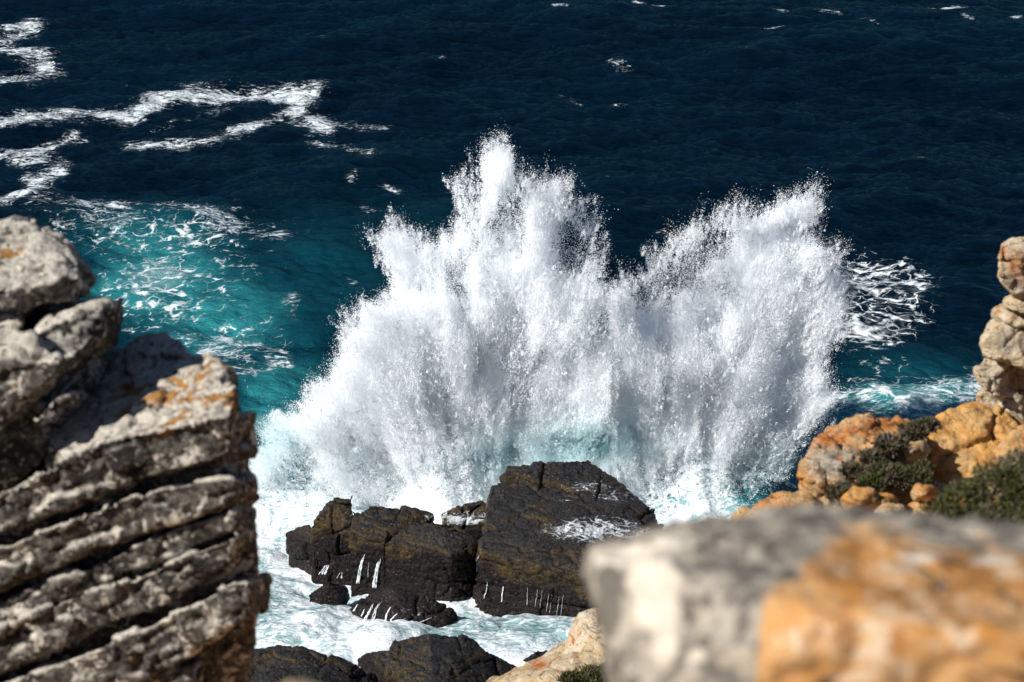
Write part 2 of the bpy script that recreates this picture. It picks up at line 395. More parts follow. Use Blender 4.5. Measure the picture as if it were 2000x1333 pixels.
def build_sea():
    th_f = np.linspace(R(-18.5), R(18.5), 560)
    th = np.concatenate([np.linspace(R(-180), R(-19.5), 40), th_f, np.linspace(R(19.5), R(180), 40)[:-1]])
    r = np.concatenate([np.geomspace(2, 41, 10)[:-1], np.geomspace(41, 205, 720), np.geomspace(208, 7000, 50)])
    T, Rr = np.meshgrid(th, r, indexing='ij'); nt, nr = T.shape
    x, y = (Rr * np.sin(T)).ravel(), (Rr * np.cos(T)).ravel()
    fine = sstep(330, 190, Rr.ravel())
    g1 = fft_tile(256, 96, (.25, -1), 4.0, 2.6, 3); g2 = fft_tile(512, 37, (-.35, -1), 3.6, .75, 5)
    a1, a2 = .19 * fine, .082 * fine
    hx, hy = x + .15 * y, y - .15 * x
    h = a1 * tile_at(g1[0], hx, hy, 96) + a2 * tile_at(g2[0], hx, hy, 37)
    dx = a1 * tile_at(g1[1], hx, hy, 96) * .9 + a2 * tile_at(g2[1], hx, hy, 37) * 1.1
    dy = a1 * tile_at(g1[2], hx, hy, 96) * .9 + a2 * tile_at(g2[2], hx, hy, 37) * 1.1
    px, py = to_px(np.stack([x, y, 0 * x], 1))
    front = y > 5
    px = np.where(front, px, -9e3)
    # the swells rolling in, and the wave that stands up against the rocks
    A, B = Pz(700, 30, 0), Pz(2000, 110, 0)
    n = np.array([-(B - A)[1], (B - A)[0]]); n /= np.linalg.norm(n)
    s = (x - A[0]) * n[0] + (y - A[1]) * n[1] + 1.2 * np.sin(x * .09)
    h += 1.25 * np.where(s < 0, np.exp(-(s / 11) ** 2), np.exp(-(s / 20) ** 2)) * sstep(-45, 10, x)
    s2 = y - 107 + .12 * x
    h += .45 * np.exp(-(s2 / 7) ** 2) * sstep(-8, 8, x + 10 * 0)
    wig = np.sin(x * .55) * .7 + np.sin(x * 1.3 + 1) * .35
    pile = np.exp(-((y - 67.2 - wig) / 2.3) ** 2) * sstep(-20, -9, x) * sstep(11.5, 7.5, x)
    h += 2.0 * pile * (1 + .25 * np.sin(x * 2.1) + .15 * np.sin(x * 4.7 + y))
    h += .7 * np.exp(-((y - 76 - .3 * (x + 12)) / 2.6) ** 2) * np.exp(-((x + 13.5) / 4) ** 2)
    h += .6 * np.exp(-((y - 74) / 2.5) ** 2) * np.exp(-((x - 16) / 4.5) ** 2)
    calm = sstep(62, 58, y) * sstep(38, 46, y)
    rough_w = fbm(np.stack([x * .55, y * .55, 0 * x], 1)[front], 4, 21)
    h[front] += .42 * rough_w * (calm[front] * .8 + .8 * pile[front])
    # drift foam, stringy foam and aerated water, where the photograph has them
    wx = 22 * fbm(np.stack([x * .18, y * .09, 0 * x], 1), 3, 40); wy = 9 * fbm(np.stack([x * .25, y * .12, 0 * x + 5], 1), 3, 44)
    qx, qy = px + wx, py + wy
    fleck = .34 * sstep(3.0, 4.0, tile_at(g2[0], hx, hy, 37) + .55 * tile_at(g1[0], hx, hy, 96)) * fine
    foam = fleck; lace = np.zeros_like(x); teal = np.zeros_like(x)
    def F(pts, w, a=1.0):
        nonlocal foam; foam = np.maximum(foam, a * seg_d(qx, qy, pts, w))
    F([(-60, 262), (0, 250), (80, 234), (250, 222), (330, 196)], 9, .95); F([(270, 218), (330, 192), (430, 185), (545, 182), (612, 180)], 11, 1.0)
    F([(545, 182), (600, 196), (570, 214), (600, 232), (618, 246)], 13, .9)
    F([(255, 290), (310, 286), (385, 280), (440, 262), (490, 245), (545, 226)], 8, .85)
    F([(600, 278), (650, 284), (690, 296), (716, 312)], 7, .6); F([(600, 250), (700, 243), (770, 238)], 5, .42)
    F([(-20, 300), (60, 290), (138, 266)], 8, .85); F([(138, 272), (60, 296), (20, 305), (105, 312), (112, 332), (72, 350), (70, 368), (30, 392), (-20, 402)], 11, .8)
    F([(60, 56), (20, 70), (8, 92), (50, 104), (98, 116), (104, 140), (70, 150), (-30, 158)], 11, .95)
    F([(1768, 30), (1820, 38), (1870, 35), (1920, 38)], 4, .95); F([(1228, 29), (1282, 38)], 3, .8); F([(905, 10), (925, 14)], 4, .8)
    F([(1515, 42), (1545, 45)], 2.5, .8); F([(1080, 36), (1110, 41)], 2, .7); F([(1680, 66), (1710, 72)], 2, .6); F([(1870, 66), (1890, 69)], 2.5, .7); F([(1470, 76), (1510, 74), (1560, 72)], 2, .6); F([(1640, 60), (1600, 55)], 2, .5); F([(1300, 440), (1285, 452)], 4, .6); F([(575, 590), (580, 618)], 6, .5); F([(660, 545), (690, 552)], 5, .4); F([(1975, 58), (1995, 60)], 3, .8); F([(690, 344), (682, 352)], 4, .6)
    F([(735, 358), (760, 366)], 5, .7); F([(1185, 200), (1212, 212)], 5, .62); F([(1190, 130), (1225, 138)], 5, .5); F([(1100, 182), (1130, 196)], 6, .5)
    F([(700, 395), (718, 410)], 5, .5); F([(440, 212), (300, 250)], 6, .36)
    F([(60, 404), (180, 408), (270, 398), (335, 405), (400, 425), (470, 445), (540, 468)], 10, .62); F([(170, 430), (270, 430), (330, 445)], 10, .5)
    F([(300, 500), (345, 515), (330, 530)], 12, .55); F([(440, 656), (495, 668), (535, 690), (548, 706), (520, 725), (480, 748)], 11, .75)
    F([(380, 650), (450, 690), (500, 720)], 14, .42)
    F([(1620, 800), (1700, 795), (1800, 775), (1880, 745), (1960, 720)], 22, .72); F([(1680, 830), (1800, 815), (1900, 780)], 20, .55)
    foam = np.maximum(foam, 1.4 * sstep(1.0, .35, ((qx - 1030) / 600) ** 2 + ((qy - 935) / 150) ** 2))
    near = sstep(930, 1010, qy) * sstep(60, 330, px) * sstep(1560, 1400, px)
    foam = np.maximum(foam, near * (1.0 + .3 * sstep(660, 600, px) * sstep(1075, 1040, py)))
    foam = np.maximum(foam, 1.12 * near * sstep(930, 1010, qx) * sstep(1290, 1180, qy))
    hol = blob(qx, qy, 560, 1130, 70, 30) + blob(qx, qy, 700, 1215, 80, 14) + blob(qx, qy, 1085, 1190, 20, 12) + blob(qx, qy, 1000, 1195, 36, 16) + blob(qx, qy, 1020, 1250, 26, 14) + blob(qx, qy, 560, 1085, 45, 16)
    foam -= .36 * np.clip(hol, 0, 1) * near
    for b in ((330, 450, 190, 55, .75), (320, 560, 190, 95, .72), (470, 660, 130, 60, .6), (480, 740, 80, 40, .7), (160, 440, 120, 40, .5), (520, 460, 90, 40, .35), (1790, 790, 170, 60, .9)):
        lace = np.maximum(lace, b[4] * blob(qx, qy, *b[:4]))
    lace = np.maximum(lace, .85 * sstep(1.15, .2, ((qx - 1705) / 140) ** 2 + ((qy - 590) / 120) ** 2))
    lace = np.maximum(lace, .45 * blob(px, py, 1730, 690, 60, 70)); lace = np.maximum(lace, .55 * near)
    for b in ((315, 545, 150, 80, 1.12), (300, 470, 160, 60, .78), (430, 620, 180, 100, .80), (540, 760, 130, 80, .75), (520, 850, 110, 55, 1.35), (470, 880, 60, 60, 1.2), (1790, 805, 140, 50, 1.1), (1650, 840, 120, 60, .8),
              (1580, 900, 130, 70, .9), (1790, 735, 160, 50, .42), (620, 560, 170, 150, .3), (800, 480, 300, 120, .16)):
        teal = np.maximum(teal, b[4] * blob(px, py, *b[:4]))
    teal = np.maximum(teal, near * 1.22); teal = np.maximum(teal, 1.15 * pile)
    lace = np.maximum(lace, .6 * np.clip(foam, 0, 1) * (y > 80))
    v = np.stack([x + dx, y + dy, h], 1)
    i = np.arange(nt * nr).reshape(nt, nr); j = np.roll(i, -1, 0)
    f = np.stack([i[:, :-1].ravel(), i[:, 1:].ravel(), j[:, 1:].ravel(), j[:, :-1].ravel()], 1)
    m = mesh_np('sea', v, f)
    for k, a in (('foam', foam), ('lace', lace), ('teal', teal)): attr(m, k, np.clip(a, 0, 1.5))
    o = link('sea', m, M_WATER); tag(o, 'dark blue ocean with drifting foam and turquoise aerated patches', 'sea', kind='structure')
build_sea()

# ------------------------------------------------------------------ the cliff the camera stands on
CP = []
def cp(p, dz=0.): CP.append((p[0], p[1], p[2] + dz))
for x in (-30, -18, -9, -3, 0, 3, 9, 18, 30):
    for y, z in ((-20, 29.2), (-8, 28.8), (0, 28.3), (6, 22.5), (12, 17.0), (20, 11.2), (30, 4.5), (38, -.8), (46, -4)):
        k = max(0, abs(x) - 6) * .05
        if not (y in (6, 12, 20) and 0 < x < 10): cp((x, y, z - k))
for q in ((1560, 1130, 13.0), (1620, 1080, 13.2), (1680, 1040, 13.4), (1740, 975, 14.0), (1800, 985, 13.0), (1860, 900, 14.6), (1930, 870, 15), (1900, 960, 13.2), (1990, 900, 14.4), (2150, 860, 14.6), (2300, 880, 14.5), (1700, 1010, 12.8)): cp(Py(*q))
for q in ((1850, 1120, 9.0), (2000, 1060, 9.2), (2200, 1040, 9.4), (1700, 1200, 8.8)): cp(Py(*q))
cp((1.2, 14.5, 17.5)); cp((1.4, 16.5, 17)); cp((3, 17.5, 19.2)); cp((6, 18, 19.5)); cp((4, 22, 13.5)); cp((0.8, 12, 18)); cp((8, 12, 23.5)); cp((8, 6, 26)); cp((2.2, 6, 25.6))
CP = np.array(CP)
def ground_z(x, y):
    x, y = np.asarray(x, float), np.asarray(y, float); num = 0; den = 0
    for c in CP:
        w = 1 / (((x - c[0]) ** 2 + (y - c[1]) ** 2) + .02) ** 1.7
        num = num + w * c[2]; den = den + w
    return num / den
def build_cliff():
    xs = np.concatenate([np.linspace(-40, -6, 50), np.linspace(-5.9, 9, 200), np.linspace(9.2, 40, 50)])
    ys = np.concatenate([np.linspace(-25, 0, 30), np.linspace(.1, 24, 280), np.linspace(24.3, 48, 60)])
    X, Y = np.meshgrid(xs, ys, indexing='ij'); Z = ground_z(X, Y); nx, ny = X.shape
    p = np.stack([X.ravel(), Y.ravel(), Z.ravel()], 1)
    f1, f2, cid = cells(p * np.array([1.5, 1.5, 1.2]), 9)
    d = .12 * fbm(p * .9, 4, 3) + .03 * fbm(p * 5, 3, 8) + .09 * (cid - .5) * sstep(0, .12, f2 - f1) - .03
    p[:, 2] += d * sstep(1, 4, p[:, 1])
    i = np.arange(nx * ny).reshape(nx, ny)
    f = np.stack([i[:-1, :-1].ravel(), i[1:, :-1].ravel(), i[1:, 1:].ravel(), i[:-1, 1:].ravel()], 1)
    m = mesh_np('cliff_slope', p, f); attr(m, 'grey', sstep(22, 12, p[:, 1]) * 0); attr(m, 'lichen', np.zeros(len(p)))
    tag(link('cliff_slope', m, M_ORANGE), 'orange stony cliff slope falling to the sea', 'cliff', kind='structure')
build_cliff()

# jointed stone: beds cut by two families of staggered, wandering joints
def joints(v, bed, L, seed, wob=.3, off=.2, cut=.1, wid=.05):
    b = np.array(bed, float); b /= np.linalg.norm(b); u = np.cross(b, (0.2, 1, 0.1)); u /= np.linalg.norm(u); w = np.cross(b, u)
    sc = 1 / max(L)
    q = v + wob * np.stack([fbm(v * sc * 1.3, 3, seed + i) for i in (1, 2, 3)], 1) * max(L)
    Z = np.zeros(len(v), np.int64); k = q @ b / L[2]; ki = np.floor(k).astype(np.int64)
    x = q @ u / L[0] + 3 * _f(_h(ki, Z, Z, seed + 4)); y = q @ w / L[1] + 3 * _f(_h(ki, Z, Z, seed + 5))
    xi, yi = np.floor(x).astype(np.int64), np.floor(y).astype(np.int64)
    def e(c, l): f = c - np.floor(c); return np.minimum(f, 1 - f) * l
    ez, exy = e(k, L[2]), np.minimum(e(x, L[0]), e(y, L[1]))
    open_ = sstep(-.35, .25, fbm(v * sc * 1.1, 2, seed + 8))
    g = np.maximum(np.exp(-(ez / wid) ** 2) * (.35 + .65 * open_), np.exp(-(exy / wid) ** 2) * open_)
    return off * (_f(_h(xi, yi, ki, seed + 6)) - .5) * (.3 + .7 * open_) - cut * g

# ------------------------------------------------------------------ dark rocks in the surf
def wet_disp(k=1.0, strata=(0.15, .25, .95), th=.55):
    s = np.array(strata) / np.linalg.norm(strata)
    def d1(v, n): return k * (.12 * fbm(v * .55, 3, 2))
    def d2(v, n):
        return k * (joints(v, strata, (1.9, 1.3, .75), 200, .28, .26, .13, .045) + .35 * joints(v, strata, (.8, .6, .22), 230, .35, .16, .10, .03))
    def d3(v, n):
        low = sstep(1.5, .6, v[:, 2] + .6 * fbm(v * .7, 2, 31))
        f1, f2, c = cells(v * 6.5, 5)
        return k * (.035 * fbm(v * 3, 4, 11, .6, ridge=True)) + low * .05 * (.6 - f1) + .015 * fbm(v * 9, 2, 14)
    return [d1, d2, d3]
def sea_rock(tops, base, label, cat='rock', voxel=.05, foam=None, k=1.0, group=None, extra=None, z0=-1.6):
    t = [Pz(*p) for p in tops]; b = [Pz(p[0], p[1], -.05) for p in base]
    pts = t + [np.array([q[0], q[1], z0]) for q in t] + b + [np.array([q[0], q[1] - .1, z0]) for q in b]
    hulls = [pts] + (extra or [])
    m = rock_mesh(hulls, voxel, wet_disp(k))
    v = vcos(m); px, py = to_px(v)
    attr(m, 'foam', foam(px, py, v) if foam else np.zeros(len(v)))
    c = np.mean([q for q in t], 0)
    o = link('sea_rock', m, M_WET, None, (c[0], c[1], 0)); tag(o, label, cat, group)
    return o
def big_foam(px, py, v):
    f = np.maximum.reduce([.95 * blob(px, py, 1165, 1035, 95, 26), .8 * blob(px, py, 1245, 1050, 60, 22), .55 * blob(px, py, 1150, 950, 70, 14), .5 * blob(px, py, 1200, 970, 70, 20), .4 * blob(px, py, 1100, 975, 40, 10), .7 * blob(px, py, 1110, 1040, 60, 10), .45 * blob(px, py, 1200, 1075, 80, 12)])
    return f + .5 * blob(px, py, 935, 1010, 12, 40)
R1 = sea_rock([(938, 1078, 1.9), (1050, 1095, 1.8), (1160, 1128, 1.7), (1300, 1135, 1.5), (1000, 913, 3.3), (1075, 902, 3.4), (1150, 896, 3.3), (1200, 930, 2.9), (1250, 975, 2.4), (1280, 1003, 2.0), (1285, 1048, 1.5), (962, 948, 3.0), (947, 1010, 2.6)],
     [(915, 1160), (1000, 1182), (1080, 1203), (1160, 1222), (1300, 1200), (1330, 1100)], 'largest dark wet rock, flat-topped with lacy foam running over it', foam=big_foam, voxel=.045)
R2 = sea_rock([(758, 1042, 1.8), (800, 1022, 2.1), (860, 1022, 2.2), (905, 1028, 2.1), (935, 1048, 1.8), (930, 1078, 1.4), (880, 1085, 1.5), (800, 1054, 1.7), (752, 1062, 1.6)],
     [(748, 1148), (800, 1158), (880, 1170), (912, 1165), (926, 1150)], 'square brown block of rock with a flat grey top beside the largest rock', voxel=.04, k=.7,
     foam=lambda px, py, v: 1.2 * blob(px, py, 925, 1024, 26, 11))
R3 = sea_rock([(690, 1000, 2.2), (720, 988, 2.5), (790, 988, 2.5), (835, 998, 2.3), (850, 1010, 2.1), (684, 1028, 2.0), (740, 1034, 2.), (748, 1052, 1.8), (682, 1045, 1.8)],
     [(688, 1128), (720, 1140), (758, 1142), (780, 1120)], 'blackish rock with two thin white waterfalls running down its side', voxel=.04, k=.8,
     foam=lambda px, py, v: 1.2 * blob(px, py, 862, 1010, 34, 11))
R4 = sea_rock([(634, 988, 2.2), (652, 970, 2.6), (690, 970, 2.6), (692, 1005, 2.0), (622, 1008, 1.9), (610, 1030, 1.7), (686, 1040, 1.6)],
     [(622, 1108), (650, 1122), (690, 1130), (612, 1080)], 'rounded brown-black rock between the waterfall rock and the low snout of rock', voxel=.04, k=.8)
R5 = sea_rock([(560, 1043, .9), (578, 1035, 1.2), (604, 1026, 1.6), (616, 1050, 1.3)], [(564, 1060), (582, 1085), (625, 1105)], 'low dark snout of rock ending the row of surf rocks', voxel=.04, k=.6)
R6 = sea_rock([(866, 1002, 1.6), (895, 985, 1.9), (940, 982, 2.), (958, 1000, 1.7)], [(866, 1016), (958, 1020)], 'small ragged black rock awash behind the square brown block', voxel=.05, k=.8,
     foam=lambda px, py, v: 1.3 * blob(px, py, 905, 1012, 60, 13))
R7 = sea_rock([(602, 1158, .15), (638, 1136, .75), (672, 1146, .4), (660, 1160, .3)], [(600, 1168), (640, 1174), (678, 1162)], 'small low black rock in the churned foam below the waterfalls', voxel=.04, k=.4)
R8 = sea_rock([(735, 1152, 1.0), (765, 1145, 1.2), (800, 1160, 1.0), (850, 1172, .8), (886, 1192, .45), (872, 1214, .35), (795, 1202, .7), (692, 1182, .4)],
     [(682, 1196), (740, 1228), (792, 1250), (832, 1244), (892, 1216)], 'humped black rock streaked with runnels of white water', voxel=.04, k=.7,
     foam=lambda px, py, v: .3 * blob(px, py, 800, 1195, 90, 30))
R9 = sea_rock([(425, 1305, 1.0), (480, 1272, 1.6), (540, 1260, 2.0), (590, 1265, 2.0), (660, 1290, 1.6), (690, 1300, 1.4), (732, 1332, .8), (500, 1390, 1.3), (650, 1400, 1.0)],
     [(415, 1340), (520, 1460), (700, 1430), (745, 1350)], 'long black pitted rock below the layered grey outcrop', voxel=.045)
R10 = sea_rock([(768, 1256, 1.9), (838, 1232, 2.4), (900, 1240, 2.2), (960, 1285, 1.5), (1016, 1312, .9), (850, 1410, 1.4), (760, 1340, 1.2)],
     [(765, 1400), (850, 1470), (960, 1430), (1032, 1328)], 'brown humped rock with slanting layers at the edge of the foam pool', voxel=.045,
     extra=[[Pz(700, 1290, .8), Pz(722, 1276, 1.2), (Pz(765, 1274, 1.5)), Pz(780, 1330, 1.2), Pz(712, 1312, .5), Pz(760, 1390, .2), Pz(700, 1300, -1.), Pz(770, 1400, -1.), Pz(790, 1290, -1.)]])
R11 = sea_rock([(1022, 1290, .5), (1045, 1271, .9), (1080, 1268, .9), (1098, 1290, .5)], [(1020, 1302), (1098, 1302)], 'little black rock at the foot of the pale yellow crag', voxel=.04, k=.5)
R12 = sea_rock([(395, 1240, 1.), (450, 1232, 1.2), (472, 1242, .9), (490, 1262, .4)], [(400, 1290), (470, 1286), (497, 1272)], 'small streaked rock under the overhang of the layered grey outcrop', voxel=.04, k=.5,
     foam=lambda px, py, v: .5 * blob(px, py, 475, 1265, 25, 15))

# broken foam where the sea washes round each rock
from mathutils.kdtree import KDTree
def foam_fringe():
    pts = []
    for o in (R1, R2, R3, R4, R5, R6, R7, R8, R9, R10, R11, R12):
        v = vcos(o.data) + np.array(o.location); pts.append(v[np.abs(v[:, 2] - .05) < .12][::4])
    pts = np.concatenate(pts); kd = KDTree(len(pts))
    for i, p in enumerate(pts): kd.insert((p[0], p[1], 0), i)
    kd.balance()
    m = bpy.data.objects['sea'].data; v = vcos(m); a = np.empty(len(v), np.float32); m.attributes['foam'].data.foreach_get('value', a)
    for i in np.nonzero((v[:, 1] > 40) & (v[:, 1] < 68) & (np.abs(v[:, 0]) < 12))[0]:
        d = kd.find((v[i, 0], v[i, 1], 0))[2]
        if d < 1.2: a[i] = max(a[i], 1.4 - .6 * d)
    m.attributes['foam'].data.foreach_set('value', a)
foam_fringe()

# thin falls and runnels of water on the rocks
def trickle(rock, pts, r0, r1, n=1, spread=4):
    dg = bpy.context.evaluated_depsgraph_get(); dg.update()
    bvh = BVHTree.FromObject(rock, dg); mw = rock.matrix_world if False else None
    loc = rock.location; bm = bmesh.new(); O = Vector((0, 0, CAM_H)) - loc
    for k in range(n):
        off = (rng.uniform(-spread, spread) if n > 1 else 0); path = []
        cut = rng.uniform(.0, .35) if n > 1 else 0
        for i in range(14):
            t = cut + (1 - cut) * i / 13; u = t * (len(pts) - 1); a = min(int(u), len(pts) - 2); f = u - a
            px = pts[a][0] * (1 - f) + pts[a + 1][0] * f + off * (.4 + .6 * t) + rng.normal() * .5; py = pts[a][1] * (1 - f) + pts[a + 1][1] * f
            hit = bvh.ray_cast(O, Vector(ray(px, py)))
            if hit[0] is None: continue
            path.append((hit[0] - Vector(ray(px, py)).normalized() * .03, t))
        if len(path) < 3: continue
        rings = []
        for q, t in path:
            rr = .45 * (r0 * (1 - t) + r1 * t) * rng.uniform(.6, 1.35); rings.append([bm.verts.new(q + Vector((math.cos(c) * rr, math.sin(c) * rr * .6 - .0, math.sin(c) * rr * .5))) for c in (0, 1.26, 2.51, 3.77, 5.03)])
        for A, B in zip(rings[:-1], rings[1:]):
            for c in range(5): bm.faces.new((A[c], A[(c + 1) % 5], B[(c + 1) % 5], B[c]))
        bm.faces.new(rings[0]); bm.faces.new(rings[-1])
    m = bpy.data.meshes.new('water_trickle'); bm.to_mesh(m); bm.free()
    for p in m.polygons: p.use_smooth = True
    o = bpy.data.objects.new('water_trickle', m); m.materials.append(M_TRICKLE); COL.objects.link(o); o.parent = rock
trickle(R3, [(714, 1078), (706, 1105), (700, 1140)], .02, .05, 5, 3.5); trickle(R3, [(744, 1086), (736, 1112), (731, 1148)], .02, .055, 6, 4)
trickle(R3, [(720, 1100), (718, 1128)], .012, .015); trickle(R4, [(640, 1102), (628, 1122)], .025, .04, 6, 11); trickle(R4, [(667, 1118), (664, 1130)], .015, .025, 3, 8)
trickle(R1, [(938, 1080), (925, 1105), (917, 1130), (914, 1160)], .02, .09, 5, 4); trickle(R1, [(951, 1136), (951, 1150), (945, 1170)], .02, .03)
trickle(R1, [(982, 1144), (977, 1176)], .018, .03, 2, 3); trickle(R1, [(1031, 1148), (1029, 1182)], .008, .018)
for a, b, c in ((1048, 1165, 1186), (1057, 1167, 1188), (1070, 1174, 1196), (1076, 1176, 1198), (1090, 1180, 1202), (1098, 1176, 1205)): trickle(R1, [(a + 2, b - 14), (a, b), (a - 3, c)], .005, .011)
for q in ([(730, 1178), (722, 1195), (712, 1212)], [(745, 1175), (734, 1190), (728, 1215)], [(765, 1180), (755, 1200), (750, 1230)], [(778, 1196), (764, 1210), (758, 1236)], [(800, 1205), (780, 1215), (770, 1240)], [(805, 1222), (790, 1230), (780, 1248)], [(700, 1178), (690, 1194)], [(712, 1190), (706, 1204)], [(845, 1206), (815, 1218), (800, 1232)]):
    trickle(R8, q, .010, .035, 3, 2.5)

# ------------------------------------------------------------------ the layered grey outcrop beside the camera
D0 = 8.4
def lime_disp(k=1.0, bed=(-.28, 0, .96), th=.13):
    s = np.array(bed) / np.linalg.norm(bed)
    def d1(v, n):
        return k * (.034 * fbm(v * 2.2, 4, 51) + .013 * fbm(v * 7, 3, 52, ridge=True))
    def d2(v, n):
        q = v + .05 * np.stack([fbm(v * 4, 2, 5), fbm(v * 4, 2, 6), fbm(v * 4, 2, 7)], 1)
        f1, f2, cid = cells(q * np.array([6, 6, 9.]), 33)
        lay = q @ s / th; fr = lay - np.floor(lay); side = sstep(.95, .6, np.abs(n @ s))
        return k * (.035 * (cid - .5) * sstep(0, .15, f2 - f1) - .022 * np.exp(-((f2 - f1) / .06) ** 2) - side * .016 * sstep(-.1, .35, fbm(v * 3, 2, 58)) * np.exp(-(np.minimum(fr, 1 - fr) / .14) ** 2))
    def d3(v, n): return k * (.007 * fbm(v * 22, 3, 60))
    return [d1, d2, d3]
def band(up, lo, y0, depth, dz=0., dx=0., dy=None):
    """hulls of a slab whose front is the strip between two pixel polylines, y0 metres out, running back depth metres"""
    H = []
    for i in range(len(up) - 1):
        pts = []
        for (a, e) in ((up[i], 0), (up[i + 1], 0), (lo[i], 0), (lo[i + 1], 0)):
            p = Py(a[0], a[1], y0 + (a[2] if len(a) > 2 else 0)); pts.append(p); pts.append(p + np.array([dx, depth, dz]))
        H.append(pts)
    return H
def lime_part(hulls, root, name='rock_layer', voxel=.015, smooth=1, ochre=0., k=1.0, label=None):
    m = rock_mesh(hulls, voxel, lime_disp(k), smooth)
    v = vcos(m); attr(m, 'ochre', ochre(v) if callable(ochre) else np.full(len(v), ochre))
    o = link(name, m, M_LIME, root)
    if label: o['label'] = label
    return o
base = Py(200, 1400, D0 + .8)
OUT = empty('rock_outcrop', (base[0], base[1], float(ground_z(base[0], base[1]))))
tag(OUT, 'layered grey outcrop of tilted slabs with deep dark grooves and ochre lichen on top', 'rock outcrop')
def och(v):
    px, py = to_px(v); return np.maximum.reduce([blob(px, py, 330, 790, 120, 60), blob(px, py, 430, 760, 60, 60)])
# slab carrying the lichen: front band + broad top
def layer(up, lo, y0, **kw):
    up = [(a, b - 9) for a, b in up]; lo = [(a, b + 8) for a, b in lo]
    lime_part(band(up, lo, D0 + y0, .55, -.24, .02), OUT, **kw)
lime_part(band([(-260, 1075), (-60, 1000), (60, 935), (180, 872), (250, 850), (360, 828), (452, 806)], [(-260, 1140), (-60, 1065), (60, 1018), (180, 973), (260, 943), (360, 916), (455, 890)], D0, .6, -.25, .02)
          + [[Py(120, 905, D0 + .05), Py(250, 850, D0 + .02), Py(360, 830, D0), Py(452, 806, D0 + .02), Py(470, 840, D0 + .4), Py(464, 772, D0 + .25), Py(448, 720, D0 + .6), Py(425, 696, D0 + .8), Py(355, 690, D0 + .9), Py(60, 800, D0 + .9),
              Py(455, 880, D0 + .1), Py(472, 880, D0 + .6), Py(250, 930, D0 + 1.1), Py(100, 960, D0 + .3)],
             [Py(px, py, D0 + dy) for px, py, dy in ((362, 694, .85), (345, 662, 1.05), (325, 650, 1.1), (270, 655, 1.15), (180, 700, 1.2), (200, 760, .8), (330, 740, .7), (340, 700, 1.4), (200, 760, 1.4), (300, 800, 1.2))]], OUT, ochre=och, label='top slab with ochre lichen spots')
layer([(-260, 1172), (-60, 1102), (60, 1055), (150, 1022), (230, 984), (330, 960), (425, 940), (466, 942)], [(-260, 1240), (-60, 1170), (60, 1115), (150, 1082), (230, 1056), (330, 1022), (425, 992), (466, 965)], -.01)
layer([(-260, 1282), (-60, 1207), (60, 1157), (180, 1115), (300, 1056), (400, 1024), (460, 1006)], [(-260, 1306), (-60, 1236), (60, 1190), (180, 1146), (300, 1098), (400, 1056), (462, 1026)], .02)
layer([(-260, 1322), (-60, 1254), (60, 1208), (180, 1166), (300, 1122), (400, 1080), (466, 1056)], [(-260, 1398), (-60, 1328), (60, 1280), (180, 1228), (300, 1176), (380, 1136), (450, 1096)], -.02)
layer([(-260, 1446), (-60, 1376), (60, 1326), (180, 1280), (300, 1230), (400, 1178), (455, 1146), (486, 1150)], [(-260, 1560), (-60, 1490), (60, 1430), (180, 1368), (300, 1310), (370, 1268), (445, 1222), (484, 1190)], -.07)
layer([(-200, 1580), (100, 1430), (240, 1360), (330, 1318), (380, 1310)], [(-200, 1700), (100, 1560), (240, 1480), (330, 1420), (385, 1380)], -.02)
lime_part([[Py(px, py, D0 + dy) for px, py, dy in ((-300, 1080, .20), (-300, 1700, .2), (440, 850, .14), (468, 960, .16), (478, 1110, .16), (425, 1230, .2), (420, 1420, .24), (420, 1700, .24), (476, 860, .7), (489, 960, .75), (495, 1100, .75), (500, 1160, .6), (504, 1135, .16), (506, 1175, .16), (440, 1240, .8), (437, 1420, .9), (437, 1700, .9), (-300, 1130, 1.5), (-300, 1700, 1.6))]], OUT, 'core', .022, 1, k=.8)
# two slabs stacked on the back of it
def slab_rock(hulls, label, voxel=.018, ochre=0., parts=()):
    m = rock_mesh(hulls, voxel, lime_disp(1.15), 3); v = vcos(m); attr(m, 'ochre', ochre(v) if callable(ochre) else np.full(len(v), ochre))
    c = v.mean(0); o = link('boulder', m, M_LIME, None, (c[0], c[1], v[:, 2].min())); return tag(o, label, 'boulder')
U = 9.0
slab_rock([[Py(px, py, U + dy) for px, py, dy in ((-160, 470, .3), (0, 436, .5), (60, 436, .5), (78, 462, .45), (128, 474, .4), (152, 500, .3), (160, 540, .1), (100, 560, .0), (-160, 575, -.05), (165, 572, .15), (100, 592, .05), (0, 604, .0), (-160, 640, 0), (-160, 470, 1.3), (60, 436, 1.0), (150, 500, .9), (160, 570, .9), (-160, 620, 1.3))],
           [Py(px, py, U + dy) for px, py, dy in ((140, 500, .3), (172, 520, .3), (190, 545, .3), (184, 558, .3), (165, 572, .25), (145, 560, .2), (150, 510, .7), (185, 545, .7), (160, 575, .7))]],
          'pale topmost slab of the grey stack with a patch of ochre lichen', ochre=lambda v: 1.3 * blob(*to_px(v), 10, 485, 30, 20))
